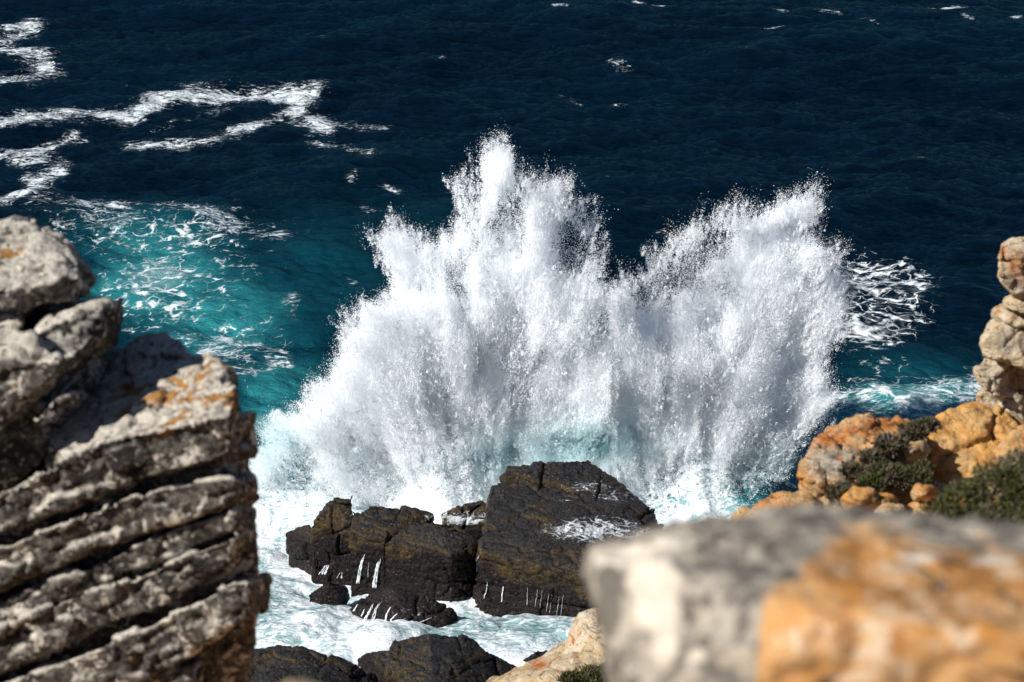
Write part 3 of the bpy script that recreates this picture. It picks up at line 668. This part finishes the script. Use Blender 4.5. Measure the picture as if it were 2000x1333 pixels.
slab_rock([[Py(px, py, U + dy) for px, py, dy in ((75, 645, -.3), (110, 620, -.15), (200, 592, -.05), (234, 590, .1), (238, 620, .15), (228, 650, .05), (190, 665, -.2), (150, 692, -.32), (128, 725, -.36), (70, 720, -.36), (235, 600, .9), (100, 620, 1.2), (200, 700, .6), (60, 760, .6))],
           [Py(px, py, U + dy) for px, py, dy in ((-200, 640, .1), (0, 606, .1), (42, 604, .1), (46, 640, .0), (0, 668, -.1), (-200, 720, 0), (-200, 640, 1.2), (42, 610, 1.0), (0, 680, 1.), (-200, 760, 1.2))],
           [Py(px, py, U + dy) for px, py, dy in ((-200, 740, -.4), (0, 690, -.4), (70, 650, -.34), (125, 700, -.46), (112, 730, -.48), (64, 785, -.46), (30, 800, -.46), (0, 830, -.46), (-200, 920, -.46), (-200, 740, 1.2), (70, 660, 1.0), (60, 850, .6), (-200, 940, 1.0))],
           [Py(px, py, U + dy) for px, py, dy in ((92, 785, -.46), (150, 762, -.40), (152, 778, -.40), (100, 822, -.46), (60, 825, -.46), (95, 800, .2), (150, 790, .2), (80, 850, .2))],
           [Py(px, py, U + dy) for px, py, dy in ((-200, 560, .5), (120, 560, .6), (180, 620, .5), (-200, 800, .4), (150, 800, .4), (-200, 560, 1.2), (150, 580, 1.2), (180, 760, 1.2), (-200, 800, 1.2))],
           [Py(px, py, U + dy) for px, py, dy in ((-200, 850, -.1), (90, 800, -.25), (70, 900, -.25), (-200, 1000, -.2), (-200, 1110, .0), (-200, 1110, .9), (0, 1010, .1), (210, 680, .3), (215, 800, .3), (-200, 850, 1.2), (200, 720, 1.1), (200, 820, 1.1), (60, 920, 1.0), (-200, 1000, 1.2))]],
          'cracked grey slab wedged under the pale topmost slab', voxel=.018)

# ------------------------------------------------------------------ the orange boulder right in front of the camera
def sandy(k, sc, seed=0):
    def d1(v, n): return k * (.5 * fbm(v * sc * .5, 3, 70 + seed) + .25 * fbm(v * sc * 1.6, 3, 72 + seed, ridge=True))
    def d2(v, n):
        q = v * sc + .3 * np.stack([fbm(v * sc, 2, 5), fbm(v * sc, 2, 6), fbm(v * sc, 2, 7)], 1)
        f1, f2, cid = cells(q * np.array([1, 1, 1.7]), 13 + seed)
        return k * (.45 * (cid - .5) * sstep(0, .15, f2 - f1) - .35 * np.exp(-((f2 - f1) / .08) ** 2) + .22 * fbm(v * sc * 4, 4, 77, .6))
    return [d1, d2]
NB = 2.7
def front_boulder():
    pts = [Py(px, py, NB + dy) for px, py, dy in ((1140, 1112, .0), (1160, 1066, .05), (1215, 1050, .1), (1275, 1040, .16), (1335, 1030, .22), (1440, 1014, .28), (1545, 990, .3), (1640, 998, .3), (1705, 1030, .26), (1765, 1060, .24), (1850, 1072, .22), (2000, 1086, .2), (2400, 1080, .25),
        (1165, 1170, -.08), (1195, 1240, -.14), (1215, 1340, -.2), (1330, 1700, -.2), (1480, 1300, -.32), (1600, 1180, -.3), (1900, 1250, -.36), (2400, 1300, -.4), (1500, 1800, -.3), (2400, 1900, -.3),
        (1230, 1160, .5), (1240, 1500, .6), (1550, 1040, .8), (1900, 1150, .8), (2400, 1100, .8), (2400, 1700, .8), (1380, 1700, .7))]
    m = rock_mesh([pts], .011, sandy(.03, 7.), 30)
    v = vcos(m); px, py = to_px(v)
    line = np.interp(px, [1100, 1440, 1475, 1490, 1560, 1640, 1700, 1800, 2000], [2400, 2200, 1350, 1180, 1120, 1045, 1035, 1065, 1085])
    attr(m, 'orange', sstep(-90, 90, py - line))
    pale = np.maximum.reduce([blob(px, py, 1320, 1062, 62, 28), blob(px, py, 1205, 1088, 60, 26), blob(px, py, 1255, 1090, 60, 36), blob(px, py, 1275, 1140, 66, 50), blob(px, py, 1285, 1195, 56, 46), .9 * blob(px, py, 1300, 1270, 36, 60), .8 * blob(px, py, 1800, 1090, 60, 14), .8 * blob(px, py, 1940, 1095, 60, 12), .7 * blob(px, py, 1360, 1280, 40, 30)])
    attr(m, 'pale', np.clip(pale, 0, 1)); attr(m, 'dark', np.maximum.reduce([1.1 * blob(px, py, 1190, 1130, 32, 34), 1.1 * blob(px, py, 1190, 1190, 30, 60), .55 * blob(px, py, 1500, 1090, 30, 22), .7 * blob(px, py, 1210, 1290, 20, 50)]))
    c = v.mean(0); tag(link('boulder', m, M_BOULDER, None, (c[0], c[1], v[:, 2].min())), 'biggest boulder on the cliff edge, half cream-grey and half rust orange', 'boulder')
front_boulder()

# ------------------------------------------------------------------ the orange crag with heath on it
def sand_rock(pts, y, label, name='boulder', mat=None, voxel=.022, k=.10, sc=3., smooth=2, grey=None, lichen=None, seed=0, parent=None, extra=(), disps=None):
    H = [[Py(px, py, y + dy) for px, py, dy in h] for h in [pts, *extra]]
    m = rock_mesh(H, voxel, disps or sandy(k, sc, seed), smooth); v = vcos(m); px, py = to_px(v)
    attr(m, 'grey', grey(px, py) if grey else np.zeros(len(v))); attr(m, 'lichen', lichen(px, py) if lichen else np.zeros(len(v)))
    c = v.mean(0)
    o = link(name, m, mat or M_ORANGE, parent, (c[0], c[1], v[:, 2].min()) if parent is None else None)
    if parent is None: tag(o, label, 'boulder')
    elif label: o['label'] = label
    return o
sand_rock([(1572, 905, 0), (1580, 880, .1), (1610, 852, .25), (1645, 845, .3), (1685, 820, .45), (1735, 814, .6), (1785, 826, .6), (1770, 860, .3), (1700, 900, .0), (1640, 935, -.15), (1585, 945, -.1), (1575, 1000, -.1), (1660, 1000, -.2), (1600, 1060, .1), (1720, 980, .9), (1790, 850, 1.0), (1600, 960, .8), (1690, 840, 1.2)],
          13.6, 'grey-flanked boulder capped with rust red lichen at the edge of the orange crag', lichen=lambda x, y: np.maximum.reduce([blob(x, y, 1730, 826, 50, 16), blob(x, y, 1620, 858, 40, 14), .8 * blob(x, y, 1680, 842, 60, 14)]), grey=lambda x, y: 1.1 * blob(x, y, 1630, 905, 70, 38), disps=lime_disp(2.0, (.35, .1, .9), .2))
sand_rock([(1432, 1016, 0), (1470, 992, .1), (1500, 975, .2), (1575, 966, .3), (1600, 985, .0), (1440, 1060, 0), (1600, 1070, -.1), (1560, 1000, .9), (1480, 1020, .8), (1480, 1080, .4), (1620, 1080, .8)],
          13.2, 'low brown ledge of rock below the lichen-capped boulder', lichen=lambda x, y: .6 * blob(x, y, 1500, 980, 40, 12), seed=3)
sand_rock([(1812, 838, 0), (1850, 800, .2), (1905, 788, .4), (1960, 800, .4), (2000, 860, .2), (1985, 900, -.1), (1930, 940, -.3), (1860, 960, -.4), (1815, 900, -.2), (1830, 1000, -.2), (1950, 990, -.2), (1860, 840, 1.), (1980, 850, 1.), (1850, 1000, .6), (2000, 960, .8)],
          14.6, 'broad smooth orange shoulder of rock below the stacked pillar', mat=mat_orange('bright_orange_sandstone', (.60, .27, .05), (.58, .36, .15), True, .72), seed=5, disps=[sandy(.09, 3., 5)[0], lambda v, n: joints(v, (-.45, .1, .85), (.9, .7, .34), 300, .3, .05, .05, .018) + .02 * fbm(v * 12, 4, 3, .6)])
sand_rock([(1940, 880, 0), (1975, 840, .1), (2050, 800, .3), (2150, 790, .3), (2160, 900, -.1), (1960, 935, -.2), (2100, 960, -.2), (2000, 860, .8), (2150, 880, 1.)], 14.2, 'orange block of rock at the foot of the stacked pillar', seed=6, k=.05)
for pts, y, lab in (([(1752, 885), (1770, 862), (1805, 860), (1818, 880), (1800, 900), (1765, 898)], 14.0, 'rounded tan stone lying between the two heath shrubs'),
                    ([(1778, 965), (1790, 945), (1825, 950), (1842, 968), (1820, 982), (1785, 980)], 13.2, 'pale wedge-shaped stone on the dirt below the orange shoulder'),
                    ([(1708, 1000), (1730, 985), (1765, 990), (1772, 1006), (1740, 1018), (1715, 1014)], 12.6, 'flat tan stone beside the big green bush'),
                    ([(1640, 975), (1665, 950), (1705, 955), (1720, 985), (1690, 1010), (1650, 1005)], 13.0, 'cracked orange stone below the dark heath shrub'),
                    ([(1700, 985), (1712, 965), (1745, 968), (1755, 985), (1730, 995), (1705, 997)], 13.1, 'greyish flat stone between the orange stones')):
    q = [(a, b, .0) for a, b in pts] + [(a, b, .28) for a, b in pts] + [(sum(a for a, b in pts) / 6, sum(b for a, b in pts) / 6, -.12)]
    sand_rock(q, y - .25, lab, 'stone', M_PALE if 'orange' not in lab else M_ORANGE, .016, .03, 6, 2, seed=int(pts[0][0]))
# pillar of stacked slabs at the edge of the view
pb = Py(1990, 860, 15.0)
PIL = empty('rock_stack', (pb[0], pb[1], float(ground_z(pb[0], pb[1])))); tag(PIL, 'pillar of weathered tan slabs stacked unevenly above the orange crag', 'rock stack')
YP = 15.0
def pil(pts, seed, lab=None, mat=M_PALE, **kw):
    q = [(a, b, dy) for a, b, dy in pts] + [(a + 10, b, dy + .9) for a, b, dy in pts]
    sand_rock(q, YP, lab, 'rock_slab', mat, .018, .06, 5, 0, seed=seed, parent=PIL, disps=[sandy(.07, 5., seed)[0], lambda v, n: joints(v, (.12, .1, 1), (.55, .4, .16), 320 + seed, .3, .05, .045, .014) + .014 * fbm(v * 16, 4, 3, .6)], **kw)
pil([(1952, 480, .2), (1970, 468, .3), (2060, 466, .3), (2160, 480, .3), (1948, 500, .1), (1953, 545, .0), (1965, 560, .0), (1985, 580, 0), (2160, 590, 0)], 1, 'top slab with ochre lichen', lichen=lambda x, y: np.maximum(blob(x, y, 1990, 525, 22, 22), .8 * blob(x, y, 1957, 490, 12, 14)), grey=lambda x, y: .9 * blob(x, y, 1990, 560, 40, 30))
pil([(1962, 585, .15), (1985, 570, .2), (2150, 575, .2), (1960, 598, .1), (1978, 606, .0), (2150, 640, 0)], 2)
pil([(1944, 612, .2), (1958, 606, .2), (1990, 612, .2), (2140, 620, .2), (1946, 622, .15), (1970, 632, .05), (2140, 655, .05)], 3)
pil([(1924, 640, .1), (1938, 628, .15), (1970, 630, .1), (2140, 640, .2), (1918, 672, .0), (1925, 690, .0), (1945, 702, -.05), (2000, 716, -.1), (2140, 720, .0)], 4, grey=lambda x, y: .6 * blob(x, y, 1970, 670, 50, 40))
pil([(1902, 722, .1), (1920, 706, .2), (1960, 704, .2), (1975, 720, .25), (1978, 760, .25), (1906, 735, .05), (1925, 762, .0), (1950, 780, .0)], 5)
pil([(1912, 770, .2), (1940, 752, .2), (1978, 765, .2), (2005, 790, .2), (1908, 800, .1), (1915, 830, .05), (1945, 852, .0), (2000, 830, .05), (1960, 880, .1)], 6)
pil([(1990, 700, .55), (2140, 700, .5), (1985, 800, .6), (2140, 860, .5)], 7)

# sunlit crag lower down the cliff
sand_rock([(940, 1345, 0), (962, 1324, .3), (1000, 1314, .5), (1030, 1292, .8), (1062, 1278, 1.0), (1100, 1256, 1.2), (1180, 1270, .3), (1060, 1330, -.4), (1160, 1340, -.6), (1300, 1300, .5), (940, 1500, .2), (1100, 1550, -.2), (1300, 1500, .2), (1060, 1400, 2.), (1200, 1330, 2.5), (1300, 1450, 2.)],
          23.0, 'pale yellow cracked crag low on the cliff with one orange lichen spot', mat=M_PALE, voxel=.05, k=.12, sc=1.6, smooth=1, lichen=lambda x, y: 1.5 * blob(x, y, 1053, 1298, 14, 10),
          extra=[[(1128, 1230, .9), (1134, 1202, 1.1), (1160, 1191, 1.2), (1220, 1200, 1.2), (1300, 1215, 1.2), (1105, 1258, .8), (1180, 1270, .2), (1300, 1290, .2), (1140, 1240, 2.2), (1300, 1250, 2.4), (1100, 1300, 1.)]])
# beige stone just showing at the lower edge
sand_rock([(560, 1334, 0), (590, 1323, .03), (625, 1330, .03), (660, 1350, 0), (500, 1370, 0), (600, 1400, -.06), (700, 1420, 0), (480, 1440, 0), (520, 1400, .2), (660, 1400, .2), (600, 1345, .15)],
          2.6, 'beige stone tip just showing in front of the long black pitted rock', mat=M_PALE, voxel=.008, k=.01, sc=12, name='stone')

# ------------------------------------------------------------------ heath shrubs
def shrub(blobs, y, n, label, leaf, mat, seed, group=None):
    r = np.random.default_rng(seed)
    C = np.array([Py(b[0], b[1], y + b[4]) for b in blobs]); px = y / FPX / .9
    Rx = np.array([b[2] * px for b in blobs]); Rz = np.array([b[3] * px for b in blobs])
    w = Rx * Rz; k = r.choice(len(blobs), n, p=w / w.sum())
    d = r.normal(size=(n, 3)); d /= np.linalg.norm(d, axis=1)[:, None]
    rad = r.uniform(.35, 1.08, n) ** .5
    P = C[k] + d * rad[:, None] * np.stack([Rx[k], (Rx[k] + Rz[k]) * .5, Rz[k]], 1)
    keep = fbm(P * 5 / max(.4, Rx.max() * 2), 2, seed) + .3 * r.random(n) > -.12; P, d = P[keep], d[keep]; n = len(P)
    ax = d * .6 + r.normal(size=(n, 3)) * .55 + np.array([0, 0, .7]); ax /= np.linalg.norm(ax, axis=1)[:, None]
    sd = np.cross(ax, r.normal(size=(n, 3))); sd /= np.linalg.norm(sd, axis=1)[:, None] + 1e-9
    L = leaf * r.uniform(.5, 1.3, n)[:, None]; wv = L * .15
    a, b, c, e = P, P + ax * L * .5 + sd * wv, P + ax * L, P + ax * L * .5 - sd * wv
    v = np.stack([a, b, c, e], 1).reshape(-1, 3); f = np.arange(4 * n).reshape(n, 4)
    cc = C.mean(0); gz = C[:, 2].min() - Rz.max() * .9
    root = empty('heath_shrub', (cc[0], cc[1], gz)); tag(root, label, 'shrub', group)
    link('crown', mesh_np('crown', v, f, False), mat, root)
    bm = bmesh.new()
    for q in range(70):
        e1 = P[r.integers(n)]; e1 = e1 + (e1 - cc) * .12; s = np.array([cc[0] + r.normal() * Rx.max() * .4, cc[1] + r.normal() * .05, gz]); rings = []
        for t in (0, .5, 1):
            o = s * (1 - t) + e1 * t + np.array([0, 0, .12 * Rx.max() * math.sin(t * 3)]); rr = (.012 * (1 - t) + .003)
            rings.append([bm.verts.new(o + np.array([math.cos(x) * rr, math.sin(x) * rr, 0])) for x in (0, 2.1, 4.2)])
        for A, B in zip(rings[:-1], rings[1:]):
            for x in range(3): bm.faces.new((A[x], A[(x + 1) % 3], B[(x + 1) % 3], B[x]))
    m = bpy.data.meshes.new('stem'); bm.to_mesh(m); bm.free(); link('stem', m, M_STEM, root)
shrub([(1665, 920, 26, 10, .0), (1700, 898, 26, 12, .1), (1738, 870, 28, 14, .2), (1782, 845, 30, 13, .35), (1815, 832, 18, 9, .4)], 13.5, 7000, 'grey-green heath shrub creeping up between the lichen boulder and the orange shoulder', .045, M_GREYLEAF, 3)
shrub([(1705, 945, 24, 12, -.1), (1745, 932, 30, 18, .0), (1785, 935, 30, 17, .0), (1725, 920, 26, 13, .1), (1805, 915, 14, 10, .2)], 13.2, 8000, 'dark green heath shrub growing among the orange stones', .04, M_LEAF, 4)
shrub([(1632, 965, 20, 14, 0), (1650, 955, 16, 12, 0)], 12.9, 1600, 'tiny dark heath tuft below the lichen boulder', .035, M_GREYLEAF, 5)
shrub([(1790, 1035, 36, 22, -.1), (1840, 1020, 50, 40, 0), (1890, 1000, 60, 60, .1), (1950, 975, 70, 70, .2), (2010, 945, 70, 65, .3), (1930, 1040, 90, 50, -.1), (2050, 1000, 90, 90, .1), (2120, 960, 80, 80, .3)], 9.2, 26000, 'big rounded green bush behind the half grey half orange boulder', .034, M_LEAF, 6)
shrub([(1115, 1328, 22, 12, 0), (1150, 1318, 26, 14, .1), (1190, 1315, 26, 16, .1), (1150, 1345, 50, 22, -.1)], 22.0, 6000, 'bright green cushion shrub on the pale yellow crag', .06, M_LEAF, 7)

# ------------------------------------------------------------------ the burst of spray
def build_spray():
    Y0 = 66.5
    poly = np.array([(560, 850), (585, 810), (600, 745), (650, 722), (690, 700), (700, 650), (695, 610), (735, 580), (742, 540), (735, 500), (718, 470), (745, 440), (790, 434), (850, 440), (892, 425), (884, 360), (906, 352), (930, 385), (948, 325), (965, 285), (1000, 285), (1022, 310), (1034, 340), (1056, 325), (1078, 350),
        (1112, 350), (1130, 400), (1160, 440), (1190, 480), (1178, 545), (1200, 515), (1262, 490), (1300, 455), (1380, 420), (1450, 388), (1480, 412), (1540, 402), (1600, 390), (1620, 420), (1600, 455), (1640, 480), (1646, 560), (1640, 620), (1602, 680), (1592, 730), (1625, 780), (1600, 830), (1560, 870),
        (1540, 920), (1500, 965), (1440, 1010), (1380, 1030), (1290, 1045), (1230, 1000), (1150, 960), (1000, 960), (950, 985), (820, 1005), (690, 995), (630, 990), (570, 1030), (500, 1060), (470, 1050), (478, 940), (520, 885)], float)
    vx = .075
    c0, c1 = Py(440, 1080, Y0), Py(1700, 230, Y0)
    xs = np.arange(c0[0], c1[0], vx); zs = np.arange(max(-.3, c0[2]), c1[2], vx); ys = np.arange(-3.2, 3.2, vx * 1.3)
    X2, Z2 = np.meshgrid(xs, zs, indexing='ij')
    P2 = np.stack([X2.ravel(), np.full(X2.size, Y0), Z2.ravel()], 1)
    px, py = to_px(P2)
    # signed distance (photo px) to the outline, positive inside
    d = np.full(len(px), 1e9); ins = np.zeros(len(px), bool)
    for a, b in zip(poly, np.roll(poly, -1, 0)):
        e = b - a; t = np.clip(((px - a[0]) * e[0] + (py - a[1]) * e[1]) / (e @ e), 0, 1)
        d = np.minimum(d, np.hypot(px - a[0] - t * e[0], py - a[1] - t * e[1]))
        cr = (a[1] > py) != (b[1] > py)
        ins ^= cr & (px < (b[0] - a[0]) * (py - a[1]) / (b[1] - a[1] + 1e-9) + a[0])
    sd = np.where(ins, d, -d)
    # fan direction: the jets leave two strips of rock edge
    ox = np.where(px < 1185, 930 + .12 * (px - 930), 1290 + .25 * (px - 1290)); oy = 1010.
    ang = np.arctan2(px - ox, np.maximum(oy + 160 - py, 20)); rad = np.hypot(px - ox, oy - py)
    st = np.stack([ang * 9, rad * .006, 0 * ang], 1)
    streak = fbm(st, 4, 90); streak2 = fbm(np.stack([ang * 26, rad * .012, 0 * ang + 3], 1), 3, 95)
    edge = sd - 9 + 26 * streak + 22 * streak2
    soft = 14 + 22 * sstep(800, 420, py)
    D2 = sstep(-14, soft, edge) ** 1.3
    halo = .012 * sstep(-60, 10, edge) ** 2
    thin = 1 - np.clip(sum(a * blob(px, py, cx, cy, rx, ry) for cx, cy, rx, ry, a in ((1150, 430, 60, 80, .88), (1115, 510, 85, 65, .78), (1180, 590, 45, 70, .6), (1270, 520, 75, 50, .8), (1380, 470, 110, 55, .8), (1340, 560, 100, 45, .65), (1450, 590, 70, 50, .45), (1570, 690, 50, 60, .6), (640, 760, 60, 50, .7), (900, 390, 60, 60, .45), (1060, 350, 50, 50, .6), (1480, 430, 90, 40, .3), (1560, 900, 80, 60, .2), (1130, 860, 90, 30, .75), (1000, 890, 60, 30, .6))), 0, .93)
    dens2 = D2 * thin * (.62 + .38 * sstep(350, 800, py) + .9 * blob(px, py, 995, 310, 55, 60) + .5 * blob(px, py, 1560, 440, 80, 50)) + halo
    dens2 *= 1 + .5 * np.clip(streak, -1, 1) + .6 * np.clip(streak2, -1, 1)
    dens2 = np.clip(dens2, 0, None)
    # sheet centre and thickness over the outline
    yc = 1.5 * fbm(np.stack([px * .006, py * .006, 0 * px], 1), 3, 80) + .9 * streak + np.where(px > 1200, .5, -.3)
    thk = .55 + 1.0 * sstep(300, 850, py)
    n2 = len(px); ny = len(ys); cnt = []; pos = []
    keep2 = np.nonzero(dens2 > .004)[0]
    r = np.random.default_rng(11)
    parts_p, parts_t, parts_k = [], [], []
    for j, yy in enumerate(ys):
        g = np.exp(-((yy - yc[keep2]) / thk[keep2]) ** 2); k = keep2[g > .02]; g = g[g > .02]
        if not len(k): continue
        p = np.stack([P2[k, 0], Y0 + yy + 0 * g, P2[k, 2] - .36 * yy], 1)
        q = p.copy(); q[:, 0] -= .0
        n = fbm(q * np.array([.8, .8, .7]), 5, 100, .72)
        fan = fbm(np.stack([ang[k] * 16 + .15 * yy, rad[k] * .007, yy * .9 + 0 * g], 1), 4, 150, .68)
        n2_ = n * .9 + fan * .75
        dn = dens2[k] * g * (sstep(-.15, .40, n2_) * 2.3 + .16)
        parts_p.append(p); parts_t.append(dn); parts_k.append(k)
    p = np.concatenate(parts_p); dn = np.concatenate(parts_t)
    N = 5000000
    c = r.poisson(dn * (N / dn.sum()))
    i = np.repeat(np.arange(len(p)), c)
    v = p[i] + r.normal(size=(len(i), 3)) * np.array([.036, .05, .036])
    rad = .0070 * np.exp(r.normal(size=len(i)) * .38)
    # torn shreds of water: little clots drawn out along the way they fly
    def fly(q):
        qx, qy = to_px(q); o0 = np.where(qx < 1185, 930 + .12 * (qx - 930), 1290 + .25 * (qx - 1290))
        bx = (o0 - 1000) / FPX * Y0 * 1.04
        d = np.stack([q[:, 0] - bx, r.normal(size=len(q)) * .6, q[:, 2] + 2.5], 1); d += r.normal(size=d.shape) * .12 * np.linalg.norm(d, axis=1)[:, None]
        return d / np.linalg.norm(d, axis=1)[:, None]
    m1 = 60000; j = r.choice(len(p), m1, p=dn / dn.sum()); q = p[j] + r.normal(size=(m1, 3)) * .05; d = fly(q)
    L = .03 + .09 * r.random(m1) ** 2; nn = (12 + 70 * r.random(m1) ** 2).astype(int); a = np.repeat(np.arange(m1), nn)
    v1 = q[a] + d[a] * (r.normal(size=len(a)) * L[a])[:, None] + r.normal(size=(len(a), 3)) * (.016 + .18 * L[a])[:, None]
    # jets leaving the edge of the burst, thinning and drooping
    ed = np.abs(edge - 6) < 34; kk = np.concatenate(parts_k); cand = np.nonzero(ed[kk] & (py[kk] < 930))[0]
    w = np.sqrt(dn[cand]); m2 = 11000; j = r.choice(cand, m2, p=w / w.sum()); q = p[j]; d = fly(q)
    L = .2 + .9 * r.random(m2) ** 2.5; nn = (25 + 130 * r.random(m2) ** 2).astype(int); a = np.repeat(np.arange(m2), nn)
    t = r.random(len(a)) ** 1.7 - .25; cl = .5 + .5 * np.sin(t * 23 + a * 1.7); t = t + .02 * cl
    v2 = q[a] + d[a] * (t * L[a])[:, None] + r.normal(size=(len(a), 3)) * (.03 + .16 * np.clip(t, 0, 1) * L[a])[:, None]; v2[:, 2] -= .18 * (np.clip(t, 0, 1) * L[a]) ** 2
    v = np.concatenate([v, v1, v2]); rad = np.concatenate([rad, .0075 * np.exp(r.normal(size=len(v1)) * .35), .0062 * np.exp(r.normal(size=len(v2)) * .45)])
    ppx, ppy = to_px(v)
    tint = np.clip(blob(ppx, ppy, 1150, 870, 90, 40) + .7 * blob(ppx, ppy, 980, 900, 80, 40) + .55 * blob(ppx, ppy, 1560, 930, 90, 60) + .5 * blob(ppx, ppy, 520, 860, 60, 50), 0, 1)
    ok = v[:, 2] > -.2; v, rad, tint = v[ok], rad[ok], tint[ok]
    org = Vector((0, Y0, 0)); v = v - np.array(org)
    m = bpy.data.meshes.new('wave_spray'); m.vertices.add(len(v)); m.vertices.foreach_set('co', np.ascontiguousarray(v, np.float32).ravel())
    attr(m, 'rad', rad); attr(m, 'tint', tint)
    o = bpy.data.objects.new('wave_spray', m); COL.objects.link(o); o.location = org; m.materials.append(M_SPRAY)
    ng = bpy.data.node_groups.new('droplets', 'GeometryNodeTree')
    ng.interface.new_socket('Geometry', in_out='INPUT', socket_type='NodeSocketGeometry'); ng.interface.new_socket('Geometry', in_out='OUTPUT', socket_type='NodeSocketGeometry')
    gi, go = ng.nodes.new('NodeGroupInput'), ng.nodes.new('NodeGroupOutput'); mp = ng.nodes.new('GeometryNodeMeshToPoints')
    na = ng.nodes.new('GeometryNodeInputNamedAttribute'); na.data_type = 'FLOAT'; na.inputs[0].default_value = 'rad'
    sm = ng.nodes.new('GeometryNodeSetMaterial'); sm.inputs['Material'].default_value = M_SPRAY
    ng.links.new(gi.outputs[0], mp.inputs['Mesh']); ng.links.new(na.outputs[0], mp.inputs['Radius']); ng.links.new(mp.outputs[0], sm.inputs[0]); ng.links.new(sm.outputs[0], go.inputs[0])
    o.modifiers.new('droplets', 'NODES').node_group = ng
    tag(o, 'towering burst of white spray from a wave breaking on the dark rocks', 'spray', kind='stuff')
    print('spray points', len(v))
build_spray()
print('tris', sum(len(o.data.polygons) * 2 for o in bpy.data.objects if o.type == 'MESH'))
